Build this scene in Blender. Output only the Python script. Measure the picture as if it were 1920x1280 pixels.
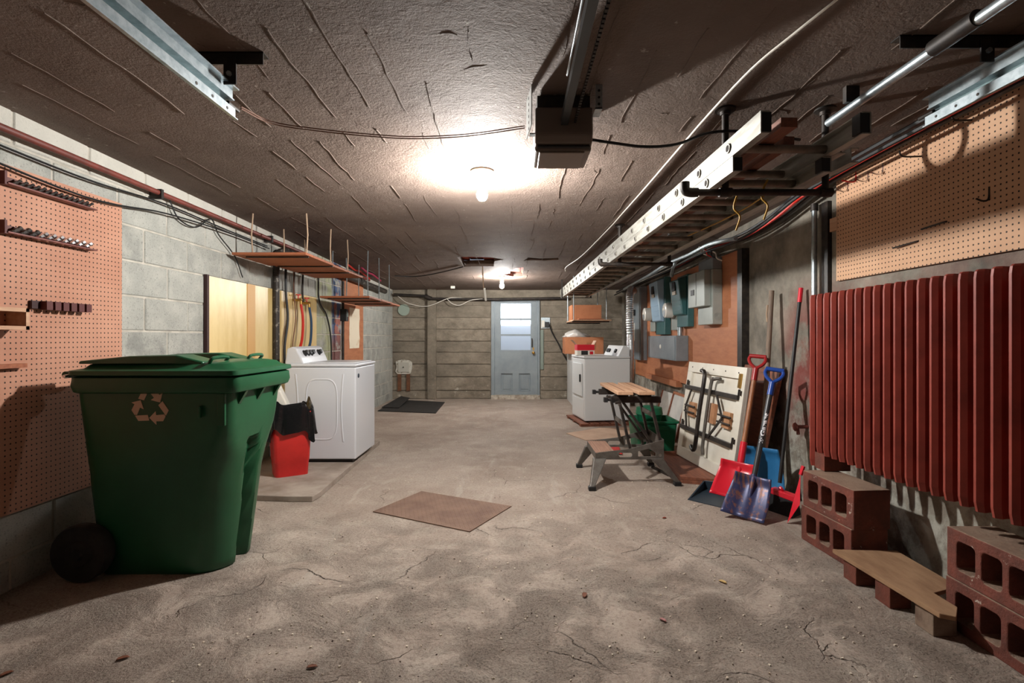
import bpy, bmesh, math, random
from mathutils import Vector, Matrix
random.seed(7)
for o in list(bpy.data.objects): bpy.data.objects.remove(o)
scn = bpy.context.scene
C = scn.collection
PI = math.pi

# ------------------------------------------------------------------ camera
CX, CY, F, H = 965.0, 633.0, 960.0, 1.25       # vanishing point (px), focal (px), eye height (m)
cam_d = bpy.data.cameras.new('camera'); cam = bpy.data.objects.new('camera', cam_d); C.objects.link(cam)
cam_d.sensor_width = 36; cam_d.lens = 36 * F / 1920
cam_d.shift_x = -(CX - 960) / 1920; cam_d.shift_y = -(640 - CY) / 1920
cam.location = (0, 0, H); cam.rotation_euler = (PI / 2, 0, 0); cam_d.clip_start = .02
scn.camera = cam
# ------------------------------------------------------------------ world, exposure
w = bpy.data.worlds.new('world'); scn.world = w; w.use_nodes = True
w.node_tree.nodes['Background'].inputs[0].default_value = (.75, .82, 1, 1)
w.node_tree.nodes['Background'].inputs[1].default_value = .3
scn.view_settings.view_transform = 'Standard'; scn.view_settings.look = 'None'
scn.view_settings.gamma = 1; scn.view_settings.use_curve_mapping = False
scn.view_settings.exposure = 0.0
BULB1, BULB2, DAY = 3700, 2000, 5.0

# ------------------------------------------------------------------ pixel -> place
def zc(y): return 2.425 - .0185 * y                                 # the ceiling falls gently to the back
def pt(px, py, Y): return Vector(((px - CX) * Y / F, Y, H - (py - CY) * Y / F))
def fl(px, py, z=0): return pt(px, py, (H - z) * F / (py - CY))
def wx(px, py, X): return pt(px, py, X * F / (px - CX))
def cl(px, py, drop=0): return pt(px, py, (1.175 - drop) / ((CY - py) / F + .0185))
V = Vector

# ------------------------------------------------------------------ materials
def srgb(r, g, b):
    f = lambda c: (c / 255 / 12.92) if c <= 10 else ((c / 255 + .055) / 1.055) ** 2.4
    return (f(r), f(g), f(b), 1)
class NT:
    def __init__(s, name):
        s.m = bpy.data.materials.new(name); s.m.use_nodes = True; s.t = s.m.node_tree
        s.b = s.t.nodes['Principled BSDF']
    def n(s, typ, **kw):
        x = s.t.nodes.new(typ)
        for k, v in kw.items():
            if k.startswith('i_'):
                key = k[2:]; key = int(key) if key.isdigit() else key.replace('_', ' ')
                x.inputs[key].default_value = v
            else: setattr(x, k, v)
        return x
    def l(s, a, b): s.t.links.new(a, b)
    def noise(s, vec, scale, detail=5, rough=.6, dist=0):
        x = s.n('ShaderNodeTexNoise', i_Scale=scale, i_Detail=detail, i_Roughness=rough, i_Distortion=dist); s.l(vec, x.inputs['Vector']); return x.outputs['Fac']
    def ramp(s, fac, a, b, ca=0.0, cb=1.0):
        x = s.n('ShaderNodeMapRange', i_1=a, i_2=b, i_3=ca, i_4=cb); x.clamp = True; s.l(fac, x.inputs[0]); return x.outputs[0]
    def math(s, op, a, b=None, c=None):
        x = s.n('ShaderNodeMath', operation=op)
        for i, v in enumerate((a, b, c)):
            if v is None: continue
            if isinstance(v, (int, float)): x.inputs[i].default_value = v
            else: s.l(v, x.inputs[i])
        return x.outputs[0]
    def mix(s, fac, a, b):
        x = s.n('ShaderNodeMix', data_type='RGBA')
        for i, v in ((0, fac), (6, a), (7, b)):
            if isinstance(v, (int, float)): x.inputs[i].default_value = v
            elif isinstance(v, tuple): x.inputs[i].default_value = v
            else: s.l(v, x.inputs[i])
        return x.outputs[2]
    def bump(s, h, strength=.3, dist=.01):
        x = s.n('ShaderNodeBump', i_Strength=strength, i_Distance=dist); s.l(h, x.inputs['Height']); s.l(x.outputs[0], s.b.inputs['Normal'])
    def color(s, c): s.l(c, s.b.inputs['Base Color'])
    def pos(s): return s.n('ShaderNodeNewGeometry').outputs['Position']
    def obj(s): return s.n('ShaderNodeTexCoord').outputs['Object']
    def band(s, v, a, b, soft=.03):
        return s.math('MULTIPLY', s.ramp(v, a - soft, a + soft), s.ramp(v, b - soft, b + soft, 1, 0))
MATS = {}
def mat(name, c, rough=.6, metal=0, c2=None, scale=5, lo=.4, hi=.65, bump=0, bscale=60, bdist=.003, stretch=(1, 1, 1), coat=0, spec=.5, rnd=0):
    if name in MATS: return MATS[name]
    t = NT(name); t.b.inputs['Roughness'].default_value = rough; t.b.inputs['Metallic'].default_value = metal
    t.b.inputs['Specular IOR Level'].default_value = spec
    if coat: t.b.inputs['Coat Weight'].default_value = coat; t.b.inputs['Coat Roughness'].default_value = .15
    t.b.inputs['Base Color'].default_value = c
    if c2 or bump:
        mp = t.n('ShaderNodeMapping'); mp.inputs['Scale'].default_value = stretch; t.l(t.obj(), mp.inputs[0]); v = mp.outputs[0]
        if rnd:
            oi = t.n('ShaderNodeObjectInfo'); ad = t.n('ShaderNodeVectorMath', operation='ADD'); sc = t.n('ShaderNodeVectorMath', operation='SCALE', i_3=37.)
            t.l(oi.outputs['Location'], sc.inputs[0]); t.l(v, ad.inputs[0]); t.l(sc.outputs[0], ad.inputs[1]); v = ad.outputs[0]
        if c2: t.color(t.mix(t.ramp(t.noise(v, scale, 8, .62), lo, hi), c, c2))
        if bump: t.bump(t.noise(v, bscale, 6, .65), bump, bdist)
    MATS[name] = t.m; return t.m
def m_floor():
    t = NT('concrete_floor'); p = t.pos()
    sx = t.n('ShaderNodeSeparateXYZ'); t.l(p, sx.inputs[0]); Y = sx.outputs[1]; X = sx.outputs[0]
    big = t.noise(p, 1.1, 7, .6, .4); mid = t.noise(p, 5, 8, .68); fine = t.noise(p, 55, 6, .75); grit = t.noise(p, 110, 4, .75)
    col = t.mix(t.ramp(big, .35, .68), srgb(160, 144, 131), srgb(186, 172, 159))
    col = t.mix(t.math('MULTIPLY', t.ramp(mid, .50, .72), .6), col, srgb(196, 186, 172))
    near = t.ramp(Y, 2.5, 4.2, 1, 0)
    rough = t.math('MULTIPLY', t.math('MAXIMUM', near, .25), t.ramp(t.noise(p, 3.4, 7, .68, .6), .40, .62))
    dk = t.math('MULTIPLY', rough, t.ramp(grit, .50, .60))
    col = t.mix(t.math('MULTIPLY', dk, .6), col, srgb(74, 62, 54))
    spk = t.math('MULTIPLY', t.ramp(t.noise(p, 170, 3, .7), .58, .66), t.ramp(Y, 2.5, 5.5, .8, .2))
    col = t.mix(spk, col, srgb(206, 196, 182))
    col = t.mix(t.math('MULTIPLY', t.ramp(fine, .48, .7), .62), col, srgb(104, 88, 76))
    st = t.n('ShaderNodeMapping'); st.inputs['Scale'].default_value = (1.7, .35, 1); t.l(p, st.inputs[0])
    chalk = t.math('MULTIPLY', t.ramp(t.noise(st.outputs[0], 2.2, 8, .7, .7), .58, .72), t.ramp(fine, .3, .6))
    col = t.mix(t.math('MULTIPLY', chalk, .65), col, srgb(206, 200, 190))
    wv = t.n('ShaderNodeTexNoise', i_Scale=2.2, i_Detail=6.); t.l(p, wv.inputs['Vector'])
    ad = t.n('ShaderNodeVectorMath', operation='ADD'); sc = t.n('ShaderNodeVectorMath', operation='SCALE', i_3=.55)
    t.l(wv.outputs['Color'], sc.inputs[0]); t.l(p, ad.inputs[0]); t.l(sc.outputs[0], ad.inputs[1])
    vo = t.n('ShaderNodeTexVoronoi', feature='DISTANCE_TO_EDGE', i_Scale=1.25); t.l(ad.outputs[0], vo.inputs['Vector'])
    crack = t.math('MULTIPLY', t.ramp(vo.outputs['Distance'], 0, .006, 1, 0), t.ramp(t.noise(p, 1.4, 3), .48, .6))
    crack = t.math('MULTIPLY', crack, t.ramp(Y, 3, 5.5, 1, .15))
    col = t.mix(t.math('MULTIPLY', crack, .6), col, srgb(58, 48, 42))
    t.color(col); t.b.inputs['Roughness'].default_value = .78; t.b.inputs['Specular IOR Level'].default_value = .3
    h = t.math('ADD', t.math('MULTIPLY', t.math('ADD', fine, grit), t.math('ADD', t.math('MULTIPLY', rough, 1.2), .18)), t.math('MULTIPLY', crack, -1.5))
    t.bump(t.math('ADD', h, t.math('MULTIPLY', mid, 1.0)), .9, .011); return t.m
def m_ceiling():
    t = NT('parged_ceiling'); p = t.pos()
    big = t.noise(p, 1.4, 6, .6); st = t.noise(p, 75, 4, .7); mid = t.noise(p, 9, 6, .6)
    col = t.mix(t.ramp(big, .35, .7), srgb(102, 87, 78), srgb(124, 108, 98))
    col = t.mix(t.math('MULTIPLY', t.ramp(t.noise(p, 22, 5), .66, .76), .8), col, srgb(190, 182, 172))
    t.color(col); t.b.inputs['Roughness'].default_value = .8; t.b.inputs['Specular IOR Level'].default_value = .22
    t.bump(t.math('ADD', t.math('MULTIPLY', st, 1.1), t.math('MULTIPLY', mid, 1.8)), .85, .008); return t.m
def m_block():
    t = NT('grey_block'); p = t.pos(); oi = t.n('ShaderNodeObjectInfo')
    sx = t.n('ShaderNodeSeparateXYZ'); t.l(p, sx.inputs[0]); Y, Z = sx.outputs[1], sx.outputs[2]
    n1 = t.noise(p, 6, 8, .65); n2 = t.noise(p, 95, 4, .7)
    col = t.mix(oi.outputs['Random'], srgb(140, 141, 135), srgb(172, 172, 164))
    col = t.mix(t.ramp(n1, .4, .7), col, srgb(186, 185, 176))
    col = t.mix(t.math('MULTIPLY', t.ramp(n2, .56, .68), .6), col, srgb(72, 74, 70))
    col = t.mix(t.math('MULTIPLY', t.ramp(Z, 2.19, 2.23), .6), col, srgb(214, 208, 196))       # limewashed top course
    green = t.math('MULTIPLY', t.band(Y, 6.45, 7.0), t.ramp(t.noise(p, 4), .35, .6))
    col = t.mix(t.math('MULTIPLY', green, .55), col, srgb(176, 180, 120))
    strip = t.math('MULTIPLY', t.band(Y, 7.0, 7.36), t.ramp(t.noise(p, 7), .38, .48))
    col = t.mix(t.math('MULTIPLY', strip, .85), col, t.mix(t.ramp(Z, 1.15, 1.4), srgb(112, 52, 50), t.mix(t.ramp(t.noise(p, 5, 2), .48, .52), srgb(52, 84, 134), srgb(170, 90, 76))))
    t.color(col); t.b.inputs['Roughness'].default_value = .85
    t.bump(t.math('ADD', n2, n1), .6, .006); return t.m
def m_back():
    t = NT('board_formed_concrete'); p = t.pos(); oi = t.n('ShaderNodeObjectInfo')
    mp = t.n('ShaderNodeMapping'); mp.inputs['Scale'].default_value = (1, 1, 1.5); t.l(p, mp.inputs[0])
    sx = t.n('ShaderNodeSeparateXYZ'); t.l(p, sx.inputs[0]); Z = sx.outputs[2]
    n1 = t.noise(mp.outputs[0], 3.2, 9, .72); n2 = t.noise(p, 22, 7, .75)
    col = t.mix(t.ramp(n1, .35, .68), srgb(118, 108, 94), srgb(168, 156, 138))
    col = t.mix(t.math('MULTIPLY', oi.outputs['Random'], .45), col, srgb(100, 92, 80))
    col = t.mix(t.math('MULTIPLY', t.ramp(n2, .58, .72), .6), col, srgb(58, 50, 42))
    col = t.mix(t.math('MULTIPLY', t.ramp(t.noise(p, 8, 7), .60, .7), t.ramp(Z, .6, .1)), col, srgb(198, 190, 174))
    t.color(col); t.b.inputs['Roughness'].default_value = .85; t.bump(t.math('ADD', n2, t.math('MULTIPLY', n1, .6)), .8, .015); return t.m
def m_right():
    t = NT('painted_concrete_wall'); p = t.pos()
    sx = t.n('ShaderNodeSeparateXYZ'); t.l(p, sx.inputs[0]); Y, Z = sx.outputs[1], sx.outputs[2]
    n1 = t.noise(p, 2.6, 8, .68); n2 = t.noise(p, 40, 6, .75)
    col = t.mix(t.ramp(n1, .32, .68), srgb(92, 88, 80), srgb(160, 152, 138))
    red = t.math('MULTIPLY', t.band(Y, 1.2, 4.15, .15), t.ramp(Z, 1.75, 1.25))
    red = t.math('MULTIPLY', red, t.ramp(t.noise(p, 3.2, 7, .65), .40, .52))
    red = t.math('MULTIPLY', red, t.ramp(Z, .35, .75))
    col = t.mix(t.math('MULTIPLY', red, .9), col, srgb(122, 52, 46))
    sal = t.math('MULTIPLY', t.ramp(Z, 1.0, .3), t.ramp(t.noise(p, 5, 7, .7), .46, .58))
    col = t.mix(t.math('MULTIPLY', sal, .75), col, srgb(196, 196, 184))
    col = t.mix(t.math('MULTIPLY', t.ramp(n2, .6, .72), .6), col, srgb(66, 60, 52))
    t.color(col); t.b.inputs['Roughness'].default_value = .85; t.bump(t.math('ADD', n2, n1), .6, .01); return t.m
def m_peg(name, a, b, pitch=.0275):
    t = NT(name); p = t.pos(); sx = t.n('ShaderNodeSeparateXYZ'); t.l(p, sx.inputs[0])
    d = []
    for o in (sx.outputs[1], sx.outputs[2]):
        d.append(t.math('POWER', t.math('SUBTRACT', t.math('FRACT', t.math('DIVIDE', o, pitch)), .5), 2.))
    hole = t.ramp(t.math('SQRT', t.math('ADD', d[0], d[1])), .135, .165, 1, 0)
    n = t.noise(p, 2.0, 6, .6)
    col = t.mix(t.ramp(n, .35, .7), a, b)
    t.color(t.mix(hole, col, srgb(34, 22, 16))); t.b.inputs['Roughness'].default_value = .7
    t.bump(t.math('MULTIPLY', hole, -1.), .7, .003); return t.m
def m_wood(name, a, b, axis=1, rough=.65, scale=3):
    s = [14, 14, 14]; s[axis] = 1.2
    return mat(name, a, rough, 0, b, scale, .35, .68, .25, 20, .003, tuple(s))
def m_emit(name, c, st):
    t = NT(name); t.b.inputs['Base Color'].default_value = c; t.b.inputs['Emission Color'].default_value = c; t.b.inputs['Emission Strength'].default_value = st; return t.m
FLOOR, CEIL, BLOCK, BACK, RIGHT = m_floor(), m_ceiling(), m_block(), m_back(), m_right()
PEG_L = m_peg('brown_hardboard', srgb(180, 126, 100), srgb(198, 146, 120)); PEG_R = m_peg('tan_hardboard', srgb(196, 152, 118), srgb(214, 172, 138))
MORTAR = mat('mortar', srgb(200, 194, 182), .9, 0, srgb(168, 162, 150), 8, bump=.5)
GREEN = mat('green_plastic', srgb(24, 78, 48), .36, 0, srgb(28, 88, 56), 3, bump=.15, bscale=220, bdist=.001)
BLACK = mat('black_plastic', srgb(26, 26, 27), .5); RUBBER = mat('black_rubber', srgb(34, 32, 31), .8, 0, srgb(48, 45, 43), 12, bump=.3)
BAG = mat('glossy_black_film', srgb(20, 20, 21), .18, 0, bump=.5, bscale=14, bdist=.01)
ENAMEL = mat('white_enamel', srgb(208, 210, 214), .28); ENAMEL2 = mat('ivory_enamel', srgb(214, 216, 216), .32)
WHITE = mat('white_plastic', srgb(226, 222, 210), .4); CHROME = mat('chrome', srgb(205, 205, 208), .2, 1)
GALV = mat('galvanized_steel', srgb(188, 198, 202), .38, .75, srgb(158, 170, 176), 30); ALU = mat('aluminium', srgb(168, 166, 158), .5, .35, srgb(140, 137, 128), 26, .42, .6, stretch=(1, .15, 1))
ALUD = mat('shaded_aluminium_rung', srgb(150, 138, 124), .55, .4, srgb(112, 102, 92), 10)  # aluminium with the shade on the rungs put into its brownish tone
IRON = mat('dark_iron', srgb(40, 36, 34), .55, .4, srgb(66, 58, 52), 14, bump=.3, bscale=50); STEELD = mat('black_painted_steel', srgb(34, 31, 30), .42, .2, srgb(60, 52, 46), 18)
CAST = mat('cast_iron_drain', srgb(52, 46, 42), .55, .3, srgb(132, 126, 116), 26, .56, .66, .4, 40)
REDP = mat('red_plastic', srgb(206, 44, 40), .4, 0, srgb(188, 36, 34), 4); REDS = mat('bright_red_plastic', srgb(214, 34, 52), .3)
RADI = mat('oxblood_radiator_paint', srgb(150, 64, 52), .42, .0, srgb(126, 52, 42), 7, .4, .65, .25, 60, .002)
REDBR = mat('red_painted_block', srgb(128, 66, 50), .75, 0, srgb(100, 56, 44), 9, .35, .6, .7, 55, .006)
def m_block_red():
    t = NT('red_painted_hollow_block'); p = t.pos(); g = t.n('ShaderNodeNewGeometry'); sx = t.n('ShaderNodeSeparateXYZ'); t.l(g.outputs['Normal'], sx.inputs[0])
    n = t.noise(p, 9, 7, .65); f = t.noise(p, 60, 5, .7)
    col = t.mix(t.ramp(n, .35, .62), srgb(128, 68, 54), srgb(98, 56, 46))
    dust = t.math('MULTIPLY', t.ramp(sx.outputs[2], .5, .8), t.ramp(n, .7, .3, .55, 1))
    col = t.mix(dust, col, srgb(156, 134, 114))                      # dust lying on the upper faces
    col = t.mix(t.ramp(t.noise(p, 21, 7, .7), .64, .68), col, srgb(198, 184, 170))   # chipped paint
    t.color(col); t.b.inputs['Roughness'].default_value = .8; t.bump(t.math('ADD', n, f), .8, .008); return t.m
REDBLK = m_block_red()
BRTOP = mat('dusty_block', srgb(150, 130, 112), .9, 0, srgb(112, 90, 76), 9, bump=.6)
REDPIPE = mat('red_pipe', srgb(122, 56, 46), .5, 0, srgb(96, 50, 42), 12)
PLYY = mat('yellow_painted_plywood', srgb(226, 200, 140), .35, 0, srgb(212, 182, 118), 2.0, .4, .65, .1, 20, .002, (1, 3, 1))
PLYO = mat('orange_plywood', srgb(186, 122, 84), .6, 0, srgb(168, 104, 70), 3, bump=.15, stretch=(1, 1, 5))
SHELF = m_wood('varnished_shelf_board', srgb(168, 100, 66), srgb(138, 76, 48), 0); PLYE = mat('dusty_plank', srgb(166, 132, 100), .85, 0, srgb(140, 106, 78), 4, bump=.3, stretch=(3, 1, 1))
PINE = m_wood('pale_pine', srgb(204, 164, 132), srgb(184, 140, 108), 1); BROWNW = m_wood('brown_board', srgb(140, 84, 60), srgb(104, 62, 46), 1)
ASH = m_wood('ash_handle', srgb(160, 104, 66), srgb(132, 82, 50), 2, .45); GREYW = m_wood('weathered_handle', srgb(136, 116, 98), srgb(104, 88, 76), 2)
PIECE = mat('raw_wood_strip', srgb(186, 138, 100), .7, 0, srgb(160, 112, 80), 6)
CARD = mat('cardboard', srgb(182, 120, 82), .8, 0, srgb(164, 104, 70), 3); CARDL = mat('pale_cardboard', srgb(200, 170, 146), .85, 0, srgb(182, 150, 126), 3)
DOORP = mat('blue_grey_door_paint', srgb(136, 146, 150), .5, 0, srgb(122, 132, 138), 3); GREYE = mat('grey_steel_enclosure', srgb(158, 164, 158), .42, .1, srgb(144, 151, 146), 3)
GREYD = mat('slate_steel_enclosure', srgb(136, 146, 152), .36, .15, srgb(120, 130, 136), 4); TEAL = mat('teal_switch_enclosure', srgb(58, 104, 106), .3, .0, srgb(50, 92, 94), 4)
PALEB = mat('pale_blue_switch_cover', srgb(156, 186, 208), .3); NAVY = mat('navy_plastic', srgb(36, 50, 62), .4); BLUE = mat('blue_plastic', srgb(34, 70, 150), .3)
BLADEB = mat('scuffed_blue_steel', srgb(60, 66, 104), .4, .2, srgb(136, 92, 76), 3, .5, .64, stretch=(12, 12, 1.2)); BLUEL = mat('light_blue_plastic', srgb(44, 116, 170), .35, 0, srgb(60, 130, 180), 4)
RUST = mat('rusty_plate', srgb(130, 104, 88), .75, .0, srgb(110, 84, 70), 5, bump=.35, bscale=90); GLASSM = mat('meter_glass_rim', srgb(226, 222, 214), .22)
PAPER = mat('old_paper', srgb(232, 220, 196), .85, 0, srgb(214, 186, 150), 7, .56, .7); TERRA = mat('terracotta_tile', srgb(160, 72, 54), .8, 0, srgb(128, 52, 40), 8)
DARK = mat('dark_void', srgb(30, 22, 19), .9); COPPER = mat('brown_wire', srgb(112, 74, 56), .6); BRASS = mat('brass', srgb(176, 140, 78), .3, .9)
WIREW = mat('white_cable', srgb(224, 218, 206), .5); REDC = mat('red_cable', srgb(200, 44, 34), .4); YEL = mat('yellow_cord', srgb(170, 132, 46), .6); STRING = mat('hemp_cord', srgb(168, 142, 118), .85)
OPENB = mat('brown_grey_plastic', srgb(112, 98, 88), .42); FOIL = mat('aluminium_foil_duct', srgb(220, 222, 224), .22, .95, bump=.8, bscale=45, bdist=.01)
CREAM = mat('cream_table_paint', srgb(226, 222, 210), .42, 0, srgb(214, 208, 194), 4); GREYF = mat('workmate_grey', srgb(104, 100, 94), .45, .3, srgb(84, 78, 72), 14)
TREAD = m_wood('ribbed_step', srgb(168, 130, 108), srgb(136, 100, 84), 1); CRATE = mat('dark_green_crate', srgb(24, 104, 72), .5); GDISC = mat('pale_green_paint', srgb(158, 172, 158), .6)
BOXW = mat('flaking_white_paint', srgb(206, 202, 190), .7, 0, srgb(140, 126, 106), 16, .5, .62); STAIN = mat('rust_stained_wood', srgb(122, 78, 50), .8, 0, srgb(84, 58, 42), 9)
BEIGE = mat('beige_print', srgb(206, 176, 150), .6); BEIGEK = mat('washed_white', srgb(230, 232, 236), .5); PLATE = mat('green_grey_wall_plate', srgb(120, 132, 122), .5)
PLASTIC_BAG = mat('clear_plastic_wrap', srgb(196, 192, 186), .25, 0, bump=.6, bscale=20, bdist=.01); PORC = mat('porcelain', srgb(190, 176, 156), .4)
CHIP = mat('pale_chip', srgb(226, 214, 196), .8); CHIPD = mat('dark_chip', srgb(66, 46, 36), .9); LEAF = mat('dry_leaf', srgb(112, 66, 44), .8); SAND = mat('yellow_flake', srgb(206, 176, 116), .8)
BRISTLE = mat('black_bristles', srgb(22, 22, 24), .9, bump=.8, bscale=90, stretch=(1, 1, .1)); TILEP = mat('white_picture_board', srgb(214, 212, 206), .5, 0, srgb(190, 190, 186), 4)

# ------------------------------------------------------------------ mesh helpers
class MB:
    def __init__(s): s.v = []; s.f = []
    def add(s, vs, fs):
        o = len(s.v); s.v += [V(x) for x in vs]; s.f += [tuple(i + o for i in f) for f in fs]; return s
    def box(s, x0, y0, z0, x1, y1, z1):
        x0, x1 = sorted((x0, x1)); y0, y1 = sorted((y0, y1)); z0, z1 = sorted((z0, z1))
        return s.add([(x0, y0, z0), (x1, y0, z0), (x1, y1, z0), (x0, y1, z0), (x0, y0, z1), (x1, y0, z1), (x1, y1, z1), (x0, y1, z1)],
                     [(0, 3, 2, 1), (4, 5, 6, 7), (0, 1, 5, 4), (1, 2, 6, 5), (2, 3, 7, 6), (3, 0, 4, 7)])
    def hexa(s, b, t):                                             # two quads (4 points each)
        return s.add(list(b) + list(t), [(0, 3, 2, 1), (4, 5, 6, 7), (0, 1, 5, 4), (1, 2, 6, 5), (2, 3, 7, 6), (3, 0, 4, 7)])
    def loft(s, rings, cap=True):
        n = len(rings[0]); o = len(s.v)
        for r in rings: s.v += [V(p) for p in r]
        for k in range(len(rings) - 1):
            for i in range(n):
                j = (i + 1) % n; s.f.append((o + k * n + i, o + k * n + j, o + (k + 1) * n + j, o + (k + 1) * n + i))
        if cap:
            s.f.append(tuple(o + i for i in range(n))[::-1]); s.f.append(tuple(o + (len(rings) - 1) * n + i for i in range(n)))
        return s
    def tube(s, pts, r, n=8, cap=True):
        pts = [V(p) for p in pts]; rr = r if isinstance(r, (list, tuple)) else [r] * len(pts); rings = []
        d0 = (pts[1] - pts[0]).normalized(); u = d0.orthogonal().normalized()
        for i, p in enumerate(pts):
            d = (pts[min(i + 1, len(pts) - 1)] - pts[max(i - 1, 0)]).normalized()
            u = (u - d * u.dot(d)).normalized(); w_ = d.cross(u)
            rings.append([p + (u * math.cos(a) + w_ * math.sin(a)) * rr[i] for a in [2 * PI * k / n for k in range(n)]])
        return s.loft(rings, cap)
    def cyl(s, a, b, r, n=12, r2=None): return s.tube([a, b], [r, r if r2 is None else r2], n)
    def bar(s, a, b, w_, h, up=(0, 0, 1)):                         # rectangular bar
        a, b = V(a), V(b); d = (b - a).normalized(); up = V(up); x = d.cross(up).normalized(); z = x.cross(d)
        q = lambda p: [p + x * sx * w_ / 2 + z * sz * h / 2 for sx, sz in ((-1, -1), (1, -1), (1, 1), (-1, 1))]
        return s.loft([q(a), q(b)])
    def lathe(s, prof, org, axis, n=20):
        axis = V(axis).normalized(); u = axis.orthogonal().normalized(); w_ = axis.cross(u); org = V(org)
        return s.loft([[org + axis * h + (u * math.cos(a) + w_ * math.sin(a)) * max(r, 1e-4) for a in [2 * PI * k / n for k in range(n)]] for r, h in prof])
    def plate(s, outer, holes, fn, th):                            # 2-D outline with holes -> solid; fn(u,v,t) -> point
        bm = bmesh.new(); ed = []
        for lp in [outer] + list(holes):
            vs = [bm.verts.new((u, v, 0)) for u, v in lp]
            for i in range(len(vs)): ed.append(bm.edges.new((vs[i], vs[(i + 1) % len(vs)])))
        bmesh.ops.triangle_fill(bm, use_beauty=True, use_dissolve=False, edges=ed)
        bmesh.ops.recalc_face_normals(bm, faces=bm.faces[:])
        r = bmesh.ops.extrude_face_region(bm, geom=bm.faces[:])
        for g in r['geom']:
            if isinstance(g, bmesh.types.BMVert): g.co.z = th
        bm.verts.index_update()
        s.add([fn(v.co.x, v.co.y, v.co.z) for v in bm.verts], [tuple(v.index for v in f.verts) for f in bm.faces]); bm.free(); return s
    def build(s, name, m, parent=None, bevel=0, smooth=False, local=False, seg=2, sub=0):
        me = bpy.data.meshes.new(name); off = V((0, 0, 0))
        if not local:
            if parent: off = wloc(parent)
            else:
                xs = [v.x for v in s.v]; ys = [v.y for v in s.v]
                off = V(((min(xs) + max(xs)) / 2, (min(ys) + max(ys)) / 2, min(v.z for v in s.v)))
        me.from_pydata([v - off for v in s.v], [], s.f); me.materials.append(m)
        bm = bmesh.new(); bm.from_mesh(me); bmesh.ops.recalc_face_normals(bm, faces=bm.faces[:]); bm.to_mesh(me); bm.free()
        o = bpy.data.objects.new(name, me); C.objects.link(o)
        if parent: o.parent = parent
        elif not local: o.location = off
        if smooth:
            for p in me.polygons: p.use_smooth = True
            if hasattr(me, 'set_sharp_from_angle'): me.set_sharp_from_angle(angle=math.radians(40))
        if bevel:
            b = o.modifiers.new('bevel', 'BEVEL'); b.width = bevel; b.segments = seg; b.limit_method = 'ANGLE'; b.angle_limit = math.radians(35); b.harden_normals = False
        if sub: sm = o.modifiers.new('sub', 'SUBSURF'); sm.levels = sub; sm.render_levels = sub
        return o
def wloc(o):
    r = V((0, 0, 0))
    while o: r = r + o.location; o = o.parent
    return r
def tag(o, label, cat, group=None, kind=None):
    o['label'] = label; o['category'] = cat
    if group: o['group'] = group
    if kind: o['kind'] = kind
    return o
def thing(name, label, cat, loc, rz=0, group=None):
    o = bpy.data.objects.new(name, None); C.objects.link(o); o.location = loc; o.rotation_euler = (0, 0, rz); o.empty_display_size = .1
    return tag(o, label, cat, group)
def struct(o, label=None):
    o['kind'] = 'structure'
    if label: o['label'] = label; o['category'] = o.name.split('_')[0].split('.')[0]
    return o
def smoothpts(pts, n=6):                                            # Catmull-Rom through points
    P = [V(p) for p in pts]; P = [P[0] * 2 - P[1]] + P + [P[-1] * 2 - P[-2]]; out = []
    for i in range(1, len(P) - 2):
        for k in range(n):
            t = k / n; a, b, c, d = P[i - 1:i + 3]
            out.append(.5 * ((2 * b) + (c - a) * t + (2 * a - 5 * b + 4 * c - d) * t * t + (3 * b - a - 3 * c + d) * t ** 3))
    out.append(P[-2]); return out
def rrect(x0, y0, x1, y1, r, n=5):
    o = []
    for cx, cy, a0 in ((x1 - r, y1 - r, 0), (x0 + r, y1 - r, PI / 2), (x0 + r, y0 + r, PI), (x1 - r, y0 + r, 1.5 * PI)):
        for k in range(n + 1): a = a0 + PI / 2 * k / n; o.append((cx + r * math.cos(a), cy + r * math.sin(a)))
    return o
def cable(name, pts, r, m, label, cat='cable', group=None, n=6):
    return tag(MB().tube(smoothpts(pts), r, n).build(name, m, smooth=True), label, cat, group)

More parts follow.
